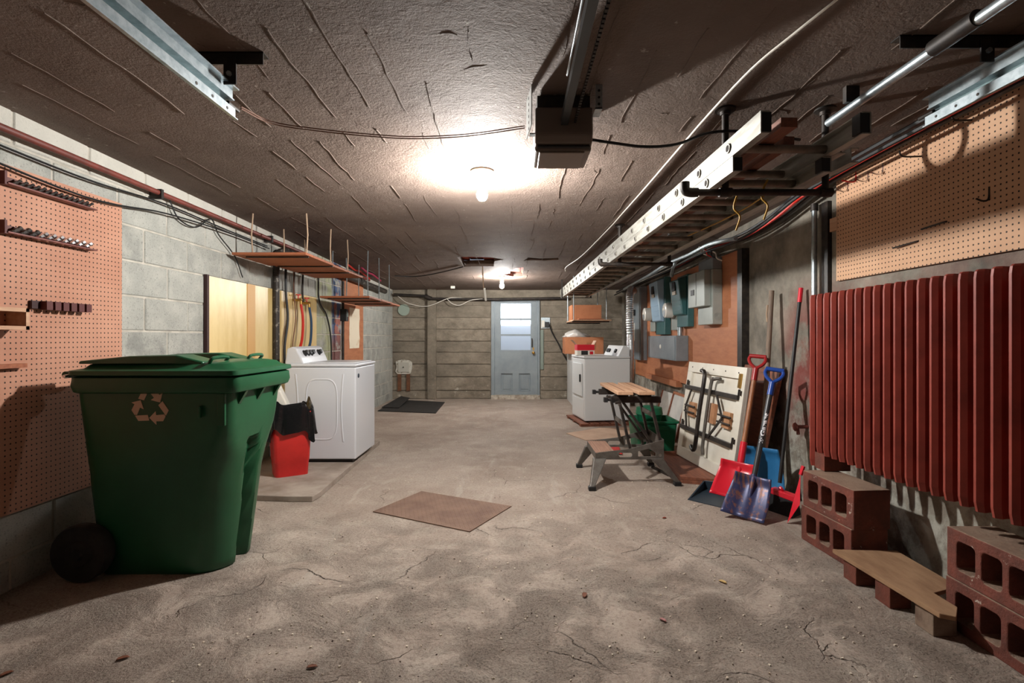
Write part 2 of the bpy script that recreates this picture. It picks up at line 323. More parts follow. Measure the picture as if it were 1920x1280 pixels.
# ================================================================== THE SETTING
XL, XR, YB = -2.5, 2.2, 10.5
def build_setting():
    struct(MB().box(-2.8, -1.2, -.2, 2.6, 11.9, 0).build('floor', FLOOR), 'worn stained concrete floor with cracks and chips')
    # ceiling with the three broken holes
    z5 = lambda x, y: cl(680 + x / 3.765, 460 + y / 3.765)
    holes = [[(667, 82), (760, 80), (910, 85), (1000, 98), (930, 112), (925, 148), (820, 146), (715, 150)],
             [(1135, 108), (1170, 85), (1250, 92), (1380, 88), (1384, 104), (1300, 109), (1220, 106)],
             [(985, 205), (1040, 198), (1045, 180), (1080, 160), (1135, 155), (1130, 218), (1060, 220)]]
    hl = [[(z5(*p).x, z5(*p).y) for p in h] for h in holes]
    ce = struct(MB().plate([(-2.8, -1.2), (2.6, -1.2), (2.6, 11.0), (-2.8, 11.0)], hl, lambda u, v, t: (u, v, zc(v) + t), .09).build('ceiling', CEIL), 'brown-grey parged ceiling with seam ridges and broken holes')
    for h, hp in enumerate(hl):
        xs = [p[0] for p in hp]; ys = [p[1] for p in hp]; x0, x1, y0, y1 = min(xs) - .1, max(xs) + .1, min(ys) - .1, max(ys) + .1; z = zc((y0 + y1) / 2) + .1
        k = 0; x = x0
        while x < x1:
            MB().box(x, y0, z + .015 * (k % 2) - (.05 if h == 2 else 0), min(x + .19, x1), y1, z + .14).build('tile', TERRA, ce); x += .2; k += 1
    # form-board seam ridges: uncountable little fins
    rb = MB()
    for k in range(-13, 13):
        x = k * .185 + random.uniform(-.03, .03); y = .9
        while y < 9.6:
            L = random.uniform(.15, .9); 
            if random.random() < .62 and XL + .1 < x < XR - .1:
                n = max(3, int(L / .07)); pts = []; xx = x + random.uniform(-.03, .03)
                for i in range(n + 1):
                    xx += random.uniform(-.008, .008); yy = y + L * i / n; pts.append((xx, yy, zc(yy) - .001))
                rr = random.uniform(.002, .0045); rb.tube(pts, [rr * random.uniform(.5, 1.2) for _ in pts], 4)
            y += L + random.uniform(.05, .4)
    for k in range(60):                                            # short cross scratches and drips
        x, y, a = random.uniform(-2.3, 2), random.uniform(1.2, 9), random.uniform(0, PI); L = random.uniform(.03, .14); pts = []
        for i in range(4):
            xx, yy = x + math.cos(a) * L * i / 3 + random.uniform(-.01, .01), y + math.sin(a) * L * i / 3 + random.uniform(-.01, .01); pts.append((xx, yy, zc(yy)))
        rb.tube(pts, [.0008, .002, .0025, .0008], 4)
    o = rb.build('plaster_ridges', CEIL, ce); o['kind'] = 'stuff'
    # left wall: mortar bed + single blocks
    wl = struct(MB().box(XL - .3, -1.2, -.1, XL - .007, YB, 2.46).build('wall_left', MORTAR), 'grey concrete block wall along the left')
    P, HB = .457, .2285; me = None
    for r in range(-6, 5):
        z0 = 1.30 + r * HB; top = min(z0 + HB - .012, 2.44)
        y = 3.70 - P * 12 + (P / 2 if r % 2 == 0 else 0) + random.uniform(-.01, .01)
        while y < YB - .05:
            y1 = min(y + P - .012, YB - .01)
            if y1 > -.6:
                full = abs(y1 - y - P + .012) < 1e-4 and r < 4
                if full and me:
                    b = bpy.data.objects.new('block', me); C.objects.link(b); b.parent = wl; b.location = V((XL + random.uniform(-.0025, .0015), y, z0)) - wloc(wl)
                    for q in blk.modifiers: n_ = b.modifiers.new('bevel', 'BEVEL'); n_.width = .006; n_.segments = 1
                else:
                    b = MB().box(-.06, 0, 0, 0, y1 - y, top - z0).build('block', BLOCK, wl, bevel=.006, local=True, seg=1)
                    b.location = V((XL, y, z0)) - wloc(wl)
                    if full: me = b.data; blk = b
            y += P
    # back wall: board-formed courses, a pilaster, the door opening
    dx0, dx1 = pt(921, 0, YB).x, pt(1012, 0, YB).x; dz = pt(0, 563, YB).z
    wb = struct(MB().box(XL - .3, YB + .02, -.1, dx0, YB + .3, 2.46).box(dx1, YB + .02, -.1, XR + .4, YB + .3, 2.46).box(dx0, YB + .02, dz, dx1, YB + .3, 2.46).build('wall_back', BACK), 'rough board-formed concrete back wall')
    zs = [0, .17, .45, .71, .95, 1.18, 1.42, 1.66, 1.9, 2.3]
    for i in range(len(zs) - 1):
        for a, b in ((XL, -1.72), (-1.66, dx0 - .02), (dx1 + .02, XR)):
            if zs[i + 1] > 2.0 and a == dx1 + .02: pass
            d = random.uniform(.0, .018)
            rg = []
            n = max(4, int((b - a) / .12))                         # ragged board edges
            lo = [zs[i] + .006 + random.uniform(0, .008) for _ in range(n + 1)]; hi = [zs[i + 1] - .004 - random.uniform(0, .008) for _ in range(n + 1)]
            out = [(a + (b - a) * k / n, lo[k]) for k in range(n + 1)] + [(a + (b - a) * k / n, hi[k]) for k in range(n, -1, -1)]
            MB().plate(out, [], lambda u, v, t: (u, YB - d + t, v), .04 + d).build('board_course', BACK, wb)
    MB().box(-1.78, YB - .1, 0, -1.6, YB + .05, 2.3).build('pilaster', BACK, wb, bevel=.015)
    struct(MB().box(XR, -1.2, -.1, XR + .3, YB + .05, 2.46).build('wall_right', RIGHT), 'grey concrete wall with flaking red paint')
    # the garage door side, behind the camera
    g = struct(MB().box(XL, -.95, 0, XR, -.9, 2.44).build('wall_front', mat('garage_door_paint', srgb(60, 58, 56), .7)), 'sectional garage door behind the viewpoint')
    for k in range(4): MB().box(XL + .1, -.9, .06 + k * .6, XR - .1, -.88, .06 + k * .6 + .55).build('panel', MATS['garage_door_paint'], g, bevel=.005)
    # door
    d = thing('door_1', 'blue-grey painted half-glazed door in the back wall', 'door', (pt(967, 0, YB).x, YB, 0)); d['kind'] = 'structure'
    X0, X1 = pt(928, 0, YB).x, pt(1008, 0, YB).x; Z0, Z1 = .09, pt(0, 566, YB).z; w0, w1 = pt(939, 0, YB).x, pt(995, 0, YB).x
    gz = [pt(0, y, YB).z for y in (656, 629.5, 626.3, 600, 596.8, 569)]; p0, p1 = pt(939.5, 0, YB).x, pt(961, 0, YB).x; q0, q1 = pt(973, 0, YB).x, pt(994, 0, YB).x
    pz0, pz1 = pt(0, 733, YB).z, pt(0, 700, YB).z
    rc = lambda a, b, c, e: [(a, c), (b, c), (b, e), (a, e)]
    MB().plate(rc(X0, X1, Z0, Z1), [rc(w0, w1, gz[0], gz[1]), rc(w0, w1, gz[2], gz[3]), rc(w0, w1, gz[4], gz[5]), rc(p0, p1, pz0, pz1), rc(q0, q1, pz0, pz1)], lambda u, v, t: (u, YB - .02 + t, v), .05).build('door_leaf', DOORP, d, bevel=.004)
    for a, b in ((p0, p1), (q0, q1)): MB().box(a + .002, YB + .018, pz0, b - .002, YB + .026, pz1).box(a + .04, YB + .006, pz0 + .04, b - .04, YB + .02, pz1 - .04).build('panel', DOORP, d, bevel=.006)
    t = NT('frosted_pane'); t.b.inputs['Transmission Weight'].default_value = 1; t.b.inputs['Roughness'].default_value = .12; t.b.inputs['IOR'].default_value = 1.1; t.b.inputs['Base Color'].default_value = (.93, .96, 1, 1)
    for k in (0, 2, 4): MB().box(w0, YB + .002, gz[k], w1, YB + .008, gz[k + 1]).build('pane', t.m, d)
    kx = pt(1000, 0, YB).x; kz = pt(0, 661, YB).z
    kn = MB().lathe([(.0, .0), (.03, .0), (.03, .008), (.012, .012), (.012, .04), (.028, .05), (.03, .068), (.016, .08), (0, .082)], (kx, YB - .02, kz), (0, -1, 0)).build('knob', BRASS, d, smooth=True)
    MB().box(kx - .015, YB - .024, kz + .05, kx + .015, YB - .018, kz + .11).build('lock_plate', BRASS, d)
    MB().tube(smoothpts([(kx - .03, YB - .02, kz + .12), (kx - .03, YB - .07, kz + .14), (kx - .03, YB - .07, kz + .27), (kx - .03, YB - .02, kz + .29)]), .009, 8).build('pull_handle', IRON, d, smooth=True)
    fr = MB().box(dx0, YB - .035, 0, X0 - .004, YB + .1, Z1 + .06).box(X1 + .004, YB - .035, 0, dx1, YB + .1, Z1 + .06).box(X0 - .004, YB - .035, Z1 + .004, X1 + .004, YB + .1, Z1 + .06)
    struct(fr.build('trim_1', DOORP, bevel=.004), 'blue-grey frame around the back door')
    struct(MB().box(dx0, YB - .1, 0, dx1, YB + .3, .08).build('trim_2', mat('worn_sill', srgb(196, 188, 174), .85, 0, srgb(140, 126, 110), 12)), 'whitish worn concrete sill under the back door')
    # the bright porch behind the glazing
    pw = mat('porch_white', srgb(236, 240, 246), .8)
    po = struct(MB().box(-1.2, 11.75, 0, 1.2, 11.8, 2.44).box(-1.25, YB + .3, 0, -1.2, 11.8, 2.44).box(1.2, YB + .3, 0, 1.25, 11.8, 2.44).box(-1.25, YB + .3, 2.42, 1.25, 11.8, 2.46).build('wall_porch', pw), 'white porch wall seen through the door glass')
    dl = m_emit('daylight', (.86, .93, 1, 1), DAY)
    for i, (a, b) in enumerate(((-.32, .12), (.16, .42))):
        for (c, e) in ((1.55, 1.98), (1.98 + .04, 2.4)): MB().box(a, 11.72, c, b, 11.735, e).build('window_pane', dl, po)
    MB().box(-1.0, 10.95, 2.40, 1.0, 11.6, 2.415).build('skylight_pane', dl, po)  # added glowing panel that brightens the porch, unseen from the room
build_setting()

# ================================================================== LAMPS
def bulb_lamp(P, drop, power, label):
    t = thing('ceiling_lamp', label, 'lamp', P, 0, 'bare ceiling bulbs'); dn = (0, 0, -1)
    MB().lathe([(0, 0), (.075, 0), (.078, .012), (.06, .025), (.045, .032), (.036, .05), (.033, .095), (0, .095)], P, dn, 24).build('lampholder', PORC, t, smooth=True)
    e = m_emit('lit_bulb_' + str(int(power)), (1, .985, .95, 1), power)
    MB().lathe([(.0, .09), (.014, .092), (.015, .105), (.028, .13), (.036, .155), (.034, .178), (.022, .196), (.0, .202)], P, dn, 18).build('bulb', e, t, smooth=True)
bulb_lamp(cl(904, 320), .16, BULB1, 'bare bulb in a porcelain holder beside the garage opener')
bulb_lamp(cl(941, 518), .16, BULB2, 'bare bulb on the ceiling near the back door')

# ================================================================== LEFT SIDE
def pegboards():
    a = wx(228, 382, -2.48)
    tag(MB().box(-2.496, 1.0, .385, -2.478, a.y, a.z).build('pegboard', PEG_L), 'reddish brown pegboard on the grey block wall behind the green bin', 'pegboard')
    yl = lambda px: 2.46 * F / (CX - px)
    # racks
    for (py, sz, m, lab) in ((338, .008, IRON, 'upper narrow rack with a row of thin drill bits on pegboard'), (430, .013, CHROME, 'lower narrow rack with a row of thick drill bits on pegboard')):
        y0, y1 = yl(2), yl(172); z = pt(2, py - 8, y0).z
        t = thing('drill_bit_rack', lab, 'rack', (-2.47, y0, z - .03), 0, 'drill bit racks')
        MB().box(-2.478, y0, z - .035, -2.425, y1, z - .028).box(-2.478, y0, z - .035, -2.474, y1, z + .01).build('rail', REDPIPE, t)
        MB().box(-2.478, y0 - .012, z - .04, -2.43, y0, z + .025).build('end_plate', mat('maroon', srgb(84, 30, 28), .6), t)
        n = 14 if sz < .01 else 10
        for i in range(n):
            yy = y0 + .04 + (y1 - y0 - .06) * i / n; b = MB()
            pts = [(-2.45, yy + .012 * k, z - .028 + .008 * k) for k in range(5)]
            b.tube(pts, [sz, sz * .7, sz, sz * .7, sz], 6); b.build('drill_bit', IRON if (i < 3 or sz < .01) else CHROME, t)
    y0, y1 = yl(60), yl(158); z = pt(110, 574, (y0 + y1) / 2).z; mr = mat('maroon', srgb(84, 30, 28), .6)
    t = thing('tool_rack', 'short black notched tool rack on the left pegboard', 'rack', (-2.47, y0, z - .03))
    MB().box(-2.478, y0, z - .02, -2.46, y1, z + .02).build('rail', mat('maroon_dark', srgb(52, 22, 22), .6), t)
    for i in range(6): yy = y0 + .045 + i * (y1 - y0 - .07) / 5; MB().box(-2.46, yy, z - .025, -2.425, yy + .035, z + .02).build('tooth', mr, t)
    t = thing('wall_box', 'small open wooden box on the left pegboard', 'box', (-2.47, yl(0), 1.35)); ya, yb_ = 2.2, yl(25); z0, z1 = pt(0, 618, 2.46).z, pt(0, 577, 2.46).z
    MB().box(-2.478, ya, z1 - .018, -2.38, yb_, z1).build('top_board', PINE, t); MB().box(-2.478, ya, z0, -2.38, yb_, z0 + .018).build('bottom_board', PINE, t)
    MB().box(-2.478, yb_ - .018, z0, -2.38, yb_, z1).build('end_board', PINE, t)
    for k, z in enumerate((z1 - .03, z0 + .03)): MB().box(-2.478, yb_, z - .006, -2.465, yl(55), z + .006).build('batten', PINE, t)
    tag(MB().box(-2.478, 2.3, pt(0, 690, 2.5).z, -2.44, yl(44), pt(0, 682, 2.5).z).build('wall_strip', SHELF), 'thin reddish ledge strip on pegboard beside the bin lid', 'ledge')
    # right pegboard and its hooks
    X = 2.18; a = wx(1568, 527, X)
    tag(MB().box(X, .8, a.z, X + .018, a.y, zc(3) - .03).build('pegboard', PEG_R), 'tan pegboard with hooks above the red radiator', 'pegboard')
    tag(MB().box(X - .002, a.y - .01, 1.98, X + .018, a.y + .07, 2.07).build('wall_block', PINE), 'small pale wood block at the pegboard end by the conduit', 'wood block')
    def hook(px, py, L, m, lab, kind=0):
        p = wx(px, py, X); b = MB()
        if kind == 0: pts = [p, p + V((-.004, 0, -.055)), p + V((-.03, 0, -.065)), p + V((-L, 0, -.055))]
        elif kind == 1: pts = [p, p + V((-L, .0, 0)), p + V((-L - .02, -.0, .03))]
        else: pts = [p, p + V((-.01, .02, -.002)), p + V((-.02, L, -.01))]
        tag(b.tube(smoothpts(pts, 4), .0045, 6).build('peg_hook', m, smooth=True), lab, 'hook', 'hooks on the tan pegboard')
    hook(1590, 340, .07, CHROME, 'steel pegboard hook nearest the upright conduit'); hook(1628, 320, .07, CHROME, 'steel pegboard hook beside the red hook')
    hook(1656, 306, .07, CHROME, 'third steel pegboard hook from the conduit'); hook(1605, 322, .09, REDP, 'red coated hook on tan pegboard')
    hook(1822, 225, .08, IRON, 'long dark hook on pegboard under the door track', 1); hook(1728, 293, .1, IRON, 'dark hook inside the ring shadow on pegboard', 1)
    hook(1722, 452, .16, IRON, 'thin dark wire low on the tan pegboard', 2); hook(1776, 415, .14, IRON, 'thin dark wire at mid height on the pegboard', 2)
    hook(1855, 350, .06, IRON, 'dark hook in the shaded middle of tan pegboard')
pegboards()

def left_pipes():
    Z = 2.262
    t = thing('red_pipe', 'long red-brown water pipe along the top of the block wall', 'pipe', (-2.44, 1, Z))
    MB().cyl((-2.44, .6, Z), (-2.44, 8.6, Z - .05), .018).build('pipe_run', REDPIPE, t, smooth=True)
    for y in (1.9, 3.5, 5.1): MB().box(-2.497, y, Z - .06, -2.415, y + .025, Z + .005).build('pipe_clip', IRON, t)
    for k, (s, lab) in enumerate(((.0, 'black cable sagging below the red pipe'), (.05, 'second black cable drooping loosely under the red pipe'))):
        cable('cable', [(-2.465 + .02 * k, y_, Z - d_ - s * f_ - .02 * k) for y_, d_, f_ in ((.8, .04, .3), (1.9, .07, 1), (2.9, .10, 1.8), (3.6, .07, 1), (4.4, .09, .1), (5.1, .10, .1))], .006, BLACK, lab)
    a = wx(318, 375, -2.47)
    cable('cable', [a, a + V((0, .1, -.11)), a + V((0, .3, -.13)), a + V((0, .5, -.02)), wx(410, 440, -2.47), wx(440, 480, -2.47), wx(455, 520, -2.47)], .005, BLACK, 'thin looping wire on block wall near the yellow board')
    # drain
    Y = 5.25; p = pt(518, 0, Y); X = p.x
    t = thing('drain_pipe', 'black mottled vertical drain pipe in front of yellow board', 'pipe', (X, Y, 0)); zt = 2.06
    MB().cyl((X, Y, .046), (X, Y, zt), .033, 14).build('vertical_pipe', CAST, t, smooth=True)
    MB().tube(smoothpts([(X, Y, zt - .025), (X, Y, zt), (X + .03, Y + .05, zt + .07), (-2.38, Y + .16, zt + .085)]), .047, 14).build('elbow', CAST, t, smooth=True)
    MB().cyl((-2.38, Y + .12, zt + .085), (-2.38, 9.4, zt + .04), .045, 14).build('horizontal_pipe', CAST, t, smooth=True)
    for y in (6.2, 7.8): MB().cyl((-2.38, y, zt + .072), (-2.38, y + .09, zt + .07), .058, 14).build('coupling', IRON, t, smooth=True)
    p = pt(643, 0, 7.16); t = thing('conduit', 'thin dark conduit with switch box beside the orange board', 'pipe', (p.x, 7.16, .0))
    MB().cyl((p.x, 7.16, 0), (p.x, 7.16, 2.04), .016).build('pipe_run', IRON, t, smooth=True)
    q = pt(645, 590, 7.16); b = MB().box(q.x - .04, 7.11, q.z - .09, q.x + .05, 7.2, q.z + .08).build('switch_box', BLACK, t, bevel=.006); MB().box(q.x + .05, 7.13, q.z - .03, q.x + .056, 7.18, q.z + .03).build('switch_plate', PLATE, b)
    # boards on the wall
    a, b = wx(390, 517, -2.48), wx(593, 558, -2.48)
    t = thing('plywood_sheet', 'glossy yellow painted plywood sheet on the block wall behind the washer', 'board', (-2.48, a.y, .42))
    MB().box(-2.497, a.y, .42, -2.478, 5.28, 1.75).build('sheet', PLYY, t); MB().box(-2.497, 5.3, .42, -2.476, b.y, 1.75).build('sheet', PLYY, t)
    MB().box(-2.497, a.y - .03, .42, -2.47, a.y, 1.76).build('edge_strip', mat('maroon_dark', srgb(52, 22, 22), .6), t)
    MB().box(-2.478, 4.74, .42, -2.472, 4.88, 1.75).build('batten', mat('tan_batten', srgb(206, 160, 96), .5), t); MB().box(-2.478, 5.31, .42, -2.47, 5.38, 1.75).build('batten', SHELF, t)
    a, b = wx(646, 517, -2.46), wx(681, 522, -2.46)
    tag(MB().box(-2.497, a.y, .5, -2.46, b.y, 2.2).build('wall_board', PLYO), 'tall orange-brown plywood board on wall beyond the washer', 'board')
    a, b = wx(655, 576, -2.455), wx(675, 652, -2.455); n = 8; out = [(a.y + random.uniform(0, .03), b.z + (a.z - b.z) * i / n) for i in range(n + 1)] + [(b.y - random.uniform(0, .05), a.z - (a.z - b.z) * i / n) for i in range(n + 1)]
    tag(MB().plate(out, [], lambda u, v, tt: (-2.459 + tt, u, v), .003).build('paper_sheet', PAPER), 'torn whitish paper sheet tacked to the orange board', 'paper')
    # washer taps and hoses
    P1, P2 = wx(556, 562, -2.44), wx(572, 568, -2.44)
    for P, m, lab, end in ((P1, REDC, 'red washing machine hose hanging from the tap', (563, 645)), (P2, mat('blue_hose', srgb(44, 74, 104), .4), 'blue washing machine hose hanging from the tap', (570, 643))):
        t = thing('tap', ('tap above the red hose on yellow board' if m is REDC else 'tap above the blue hose on yellow board'), 'tap', P, 0, 'washer taps')
        MB().cyl(P + V((-.04, 0, 0)), P + V((.06, 0, 0)), .016).cyl(P + V((.05, 0, .0)), P + V((.05, 0, -.05)), .014).build('valve_body', BRASS, t, smooth=True)
        MB().cyl(P + V((.02, 0, .01)), P + V((.02, 0, .05)), .007).lathe([(0, .05), (.03, .05), (.03, .062), (0, .062)], P + V((.02, 0, 0)), (0, 0, 1), 8).build('handle', REDC, t)
        cable('tap_riser', [P + V((-.02, 0, 0)), P + V((-.03, 0, .15)), (P.x - .02, P.y, 2.1)], .012, IRON, 'dark supply riser above the ' + ('red' if m is REDC else 'blue') + ' hose tap', 'pipe')
        cable('hose', [P + V((.05, 0, -.05)), P + V((.08, -.02, -.22)), P + V((.11, -.12, -.45)), P + V((.12, -.28, -.64)), P + V((.12, -.33, -.78))], .015, m, lab, 'hose')
    for px, lab in ((536, 'black drain hose hanging left of the taps'), (551, 'thin brown wire hanging beside the taps')):
        a = wx(px, 545, -2.44); cable('cable', [a + V((0, 0, .4)), a, a + V((.01, .02, -.3)), a + V((0, -.03, -.6)), a + V((0, -.02, -.9))], .014 if px == 536 else .006, BLACK if px == 536 else COPPER, lab)
    a = wx(598, 560, -2.47); cable('cable', [a + V((0, 0, .5)), a, wx(612, 590, -2.47), wx(620, 630, -2.47), wx(622, 690, -2.47)], .01, BLACK, 'black cable dropping behind the washer on greenish blocks')
    for k, (px, c) in enumerate(((652, REDC), (678, mat('magenta_cable', srgb(150, 30, 66), .5)))):
        a = cl(px, 496 + 6 * k, .04); cable('cable', [a, a + V((-.02, .35, -.02)), a + V((-.06, .8, -.0)), a + V((-.12, 1.5, -.02))], .014, c, ('bright red' if k == 0 else 'magenta') + ' cable bundle near the ceiling over the far shelf')
left_pipes()

def hung_shelf(near, far, x0, x1, z, ys, ropes, m, label, rope_m, group):
    t = thing('hanging_shelf', label, 'shelf', ((x0 + x1) / 2, near, z), 0, group)
    for i in range(len(ys) - 1): MB().box((-2.395 if z > 1.9 and ys[i + 1] > 5.25 else x0 + random.uniform(0, .02)), ys[i] + .004, z, x1 - .02 * (i > 1), ys[i + 1] - .008, z + .022).build('board', m, t, bevel=.002)
    for y in ropes:
        for x in (x0 + .16, x1 - .03):
            zt = zc(y); j = random.uniform(-.015, .015)
            MB().tube([(x, y, z - .004), (x + j, y, (z + zt) / 2), (x, y, zt)], .0065 if rope_m is STRING else .007, 6).build('hanger', rope_m, t)
        MB().bar((x0 + .1, y, z - .006), (x1 - .01, y, z - .006), .012, .012).build('sling', IRON, t)
hung_shelf(4.41, 6.17, -2.46, -1.80, 1.965, [4.41, 4.58, 5.1, 5.6, 6.15], (4.5, 5.1, 5.6), SHELF, 'wide brown plank shelf hung on cords above the washer', STRING, 'ceiling-hung shelves')
hung_shelf(6.2, 7.95, -2.38, -1.76, 1.735, [6.2, 6.78, 7.36, 7.95], (6.25, 6.75, 7.3), SHELF, 'lower plank shelf on metal rods beyond the brown shelf', GALV, 'ceiling-hung shelves')

def washer():
    x0, x1, y0, y1, z0, z1 = -2.22, -1.53, 4.93, 5.6, .08, .965
    t = thing('washing_machine', 'white top-load washing machine on the concrete pad', 'washing machine', ((x0 + x1) / 2, (y0 + y1) / 2, .045))
    b = MB().box(x0, y0, z0, x1, y1, z1).build('cabinet', ENAMEL, t, bevel=.012)
    MB().box(x0 - .002, y0 - .006, z1 + .004, x1 + .008, y1 + .006, z1 + .035).build('top_deck', ENAMEL, t, bevel=.012)
    l = MB().box(x0 + .22, y0 + .05, z1 + .035, x1 - .02, y1 - .05, z1 + .045).build('lid', ENAMEL, t, bevel=.006)
    MB().box(x0 + .04, y0 + .03, .045, x1 - .04, y1 - .03, z0).build('plinth', BLACK, t)
    # console: wedge with its face to +x
    zc0, zc1 = z1 + .03, z1 + .20; A = [(x0, zc0), (x0 + .185, zc0), (x0 + .16, zc0 + .06), (x0 + .115, zc1 - .02), (x0 + .08, zc1), (x0 + .02, zc1 - .02)]
    c = MB().loft([[(u, y0 + .01, v) for u, v in A], [(u, y1 - .01, v) for u, v in A]]).build('console', ENAMEL, t, bevel=.012)
    for yy in (.14, .22, .30, .50):
        p = V((x0 + .137, y0 + yy, zc0 + .1)); n = V((.9, 0, .42)).normalized()
        MB().lathe([(0, -.005), (.034, -.005), (.034, .006), (.026, .012), (.023, .04), (0, .042)], p, n, 16).build('knob', BLACK, c, smooth=True)
        MB().bar(p + n * .042 + V((0, 0, -.02)), p + n * .042 + V((0, 0, .02)), .01, .008, n).build('knob_marker', CHROME, c)
    # pressed ribs on the side
    for k, (xx, ztop, zb, w_) in enumerate(((x0 + .11, .9, .3, .02), (x0 + .57, .9, .25, .02))):
        pts = [(xx + .02 * math.sin(PI * i / 12) * (1 if k else -1) * -1, y0 + .006, ztop - (ztop - zb) * i / 12) for i in range(13)]
        MB().tube(pts, .011, 8).build('pressed_rib', ENAMEL, b, smooth=True)
    ring = [(x0 + .36 + .15 * math.copysign(abs(math.cos(a)) ** .5, math.cos(a)), y0 + .0055, .56 + .29 * math.copysign(abs(math.sin(a)) ** .5, math.sin(a))) for a in [2 * PI * k / 40 for k in range(41)]]
    MB().tube(ring, .010, 8).build('pressed_ring', ENAMEL, b, smooth=True)
    MB().lathe([(0, 0), (.022, 0), (.02, .006), (0, .007)], (x1, y0 + .08, z1 - .085), (1, 0, 0), 20).build('badge', NAVY, t)
    # pad
    a, e = fl(586, 941), fl(712, 833)
    out = [(-2.49, a.y + .02), (-2.0, a.y + .03), (-1.72, a.y), (a.x, a.y), (a.x + .015, a.y + .12), (e.x, e.y), (-2.49, e.y + .1)]
    tag(MB().plate(out, [], lambda u, v, tt: (u, v, tt), .045).build('concrete_pad', mat('pad_concrete', srgb(170, 158, 146), .85, 0, srgb(140, 126, 114), 4, bump=.5), bevel=.006), 'low concrete pad under the washing machine and red bucket', 'slab')
washer()

def bucket():
    Y = 4.36; cx, cy = -2.0, 4.56
    t = thing('waste_bin', 'red square bucket lined with a black bag before the washer', 'bucket', (cx, cy, .045), math.radians(32))
    rr = lambda s, z: [(u, v, z) for u, v in rrect(-s, -s * .85, s, s * .85, .035, 4)]
    b = MB().loft([rr(.135, 0), rr(.142, .12), rr(.146, .125), rr(.16, .42), rr(.17, .56), rr(.16, .56), rr(.135, .03)]).build('body', REDP, t, local=True, smooth=True)
    rings = []
    N = 48
    for k, (s, z, am) in enumerate(((.13, .50, 0), (.155, .585, .01), (.172, .62, .016), (.185, .585, .02), (.19, .50, .026), (.197, .40, .03), (.2, .36, .045))):
        rg = []
        base = [(s * math.copysign(abs(math.cos(b_)) ** .45, math.cos(b_)), s * .87 * math.copysign(abs(math.sin(b_)) ** .45, math.sin(b_))) for b_ in [2 * PI * (i_ + .5) / 96 for i_ in range(96)]]
        for i, (u, v) in enumerate(base):
            a = i / len(base) * 2 * PI; f = 1 + am * 1.2 * math.sin(9 * a + k * .5) + am * .8 * math.sin(17 * a + k * .8) + am * .5 * math.sin(29 * a)
            dz = (math.sin(3 * a + 1) * .03 + math.sin(8 * a) * .02) * (1 if k == 2 else 1.6 if k > 4 else .3)
            rg.append((u * f, v * f, z + dz))
        rings.append(rg)
    MB().loft(rings, cap=False).build('bag', BAG, t, local=True, smooth=True)
    o = MB().box(-.09, -.12, 0, .08, .1, .26).build('foam_carton', WHITE, None, bevel=.012, local=True); o.location = (cx - .05, cy - .02, .56); o.rotation_euler = (math.radians(12), math.radians(-22), math.radians(20))
    tag(o, 'off-white plastic carton sticking out of the black bag', 'carton')
bucket()

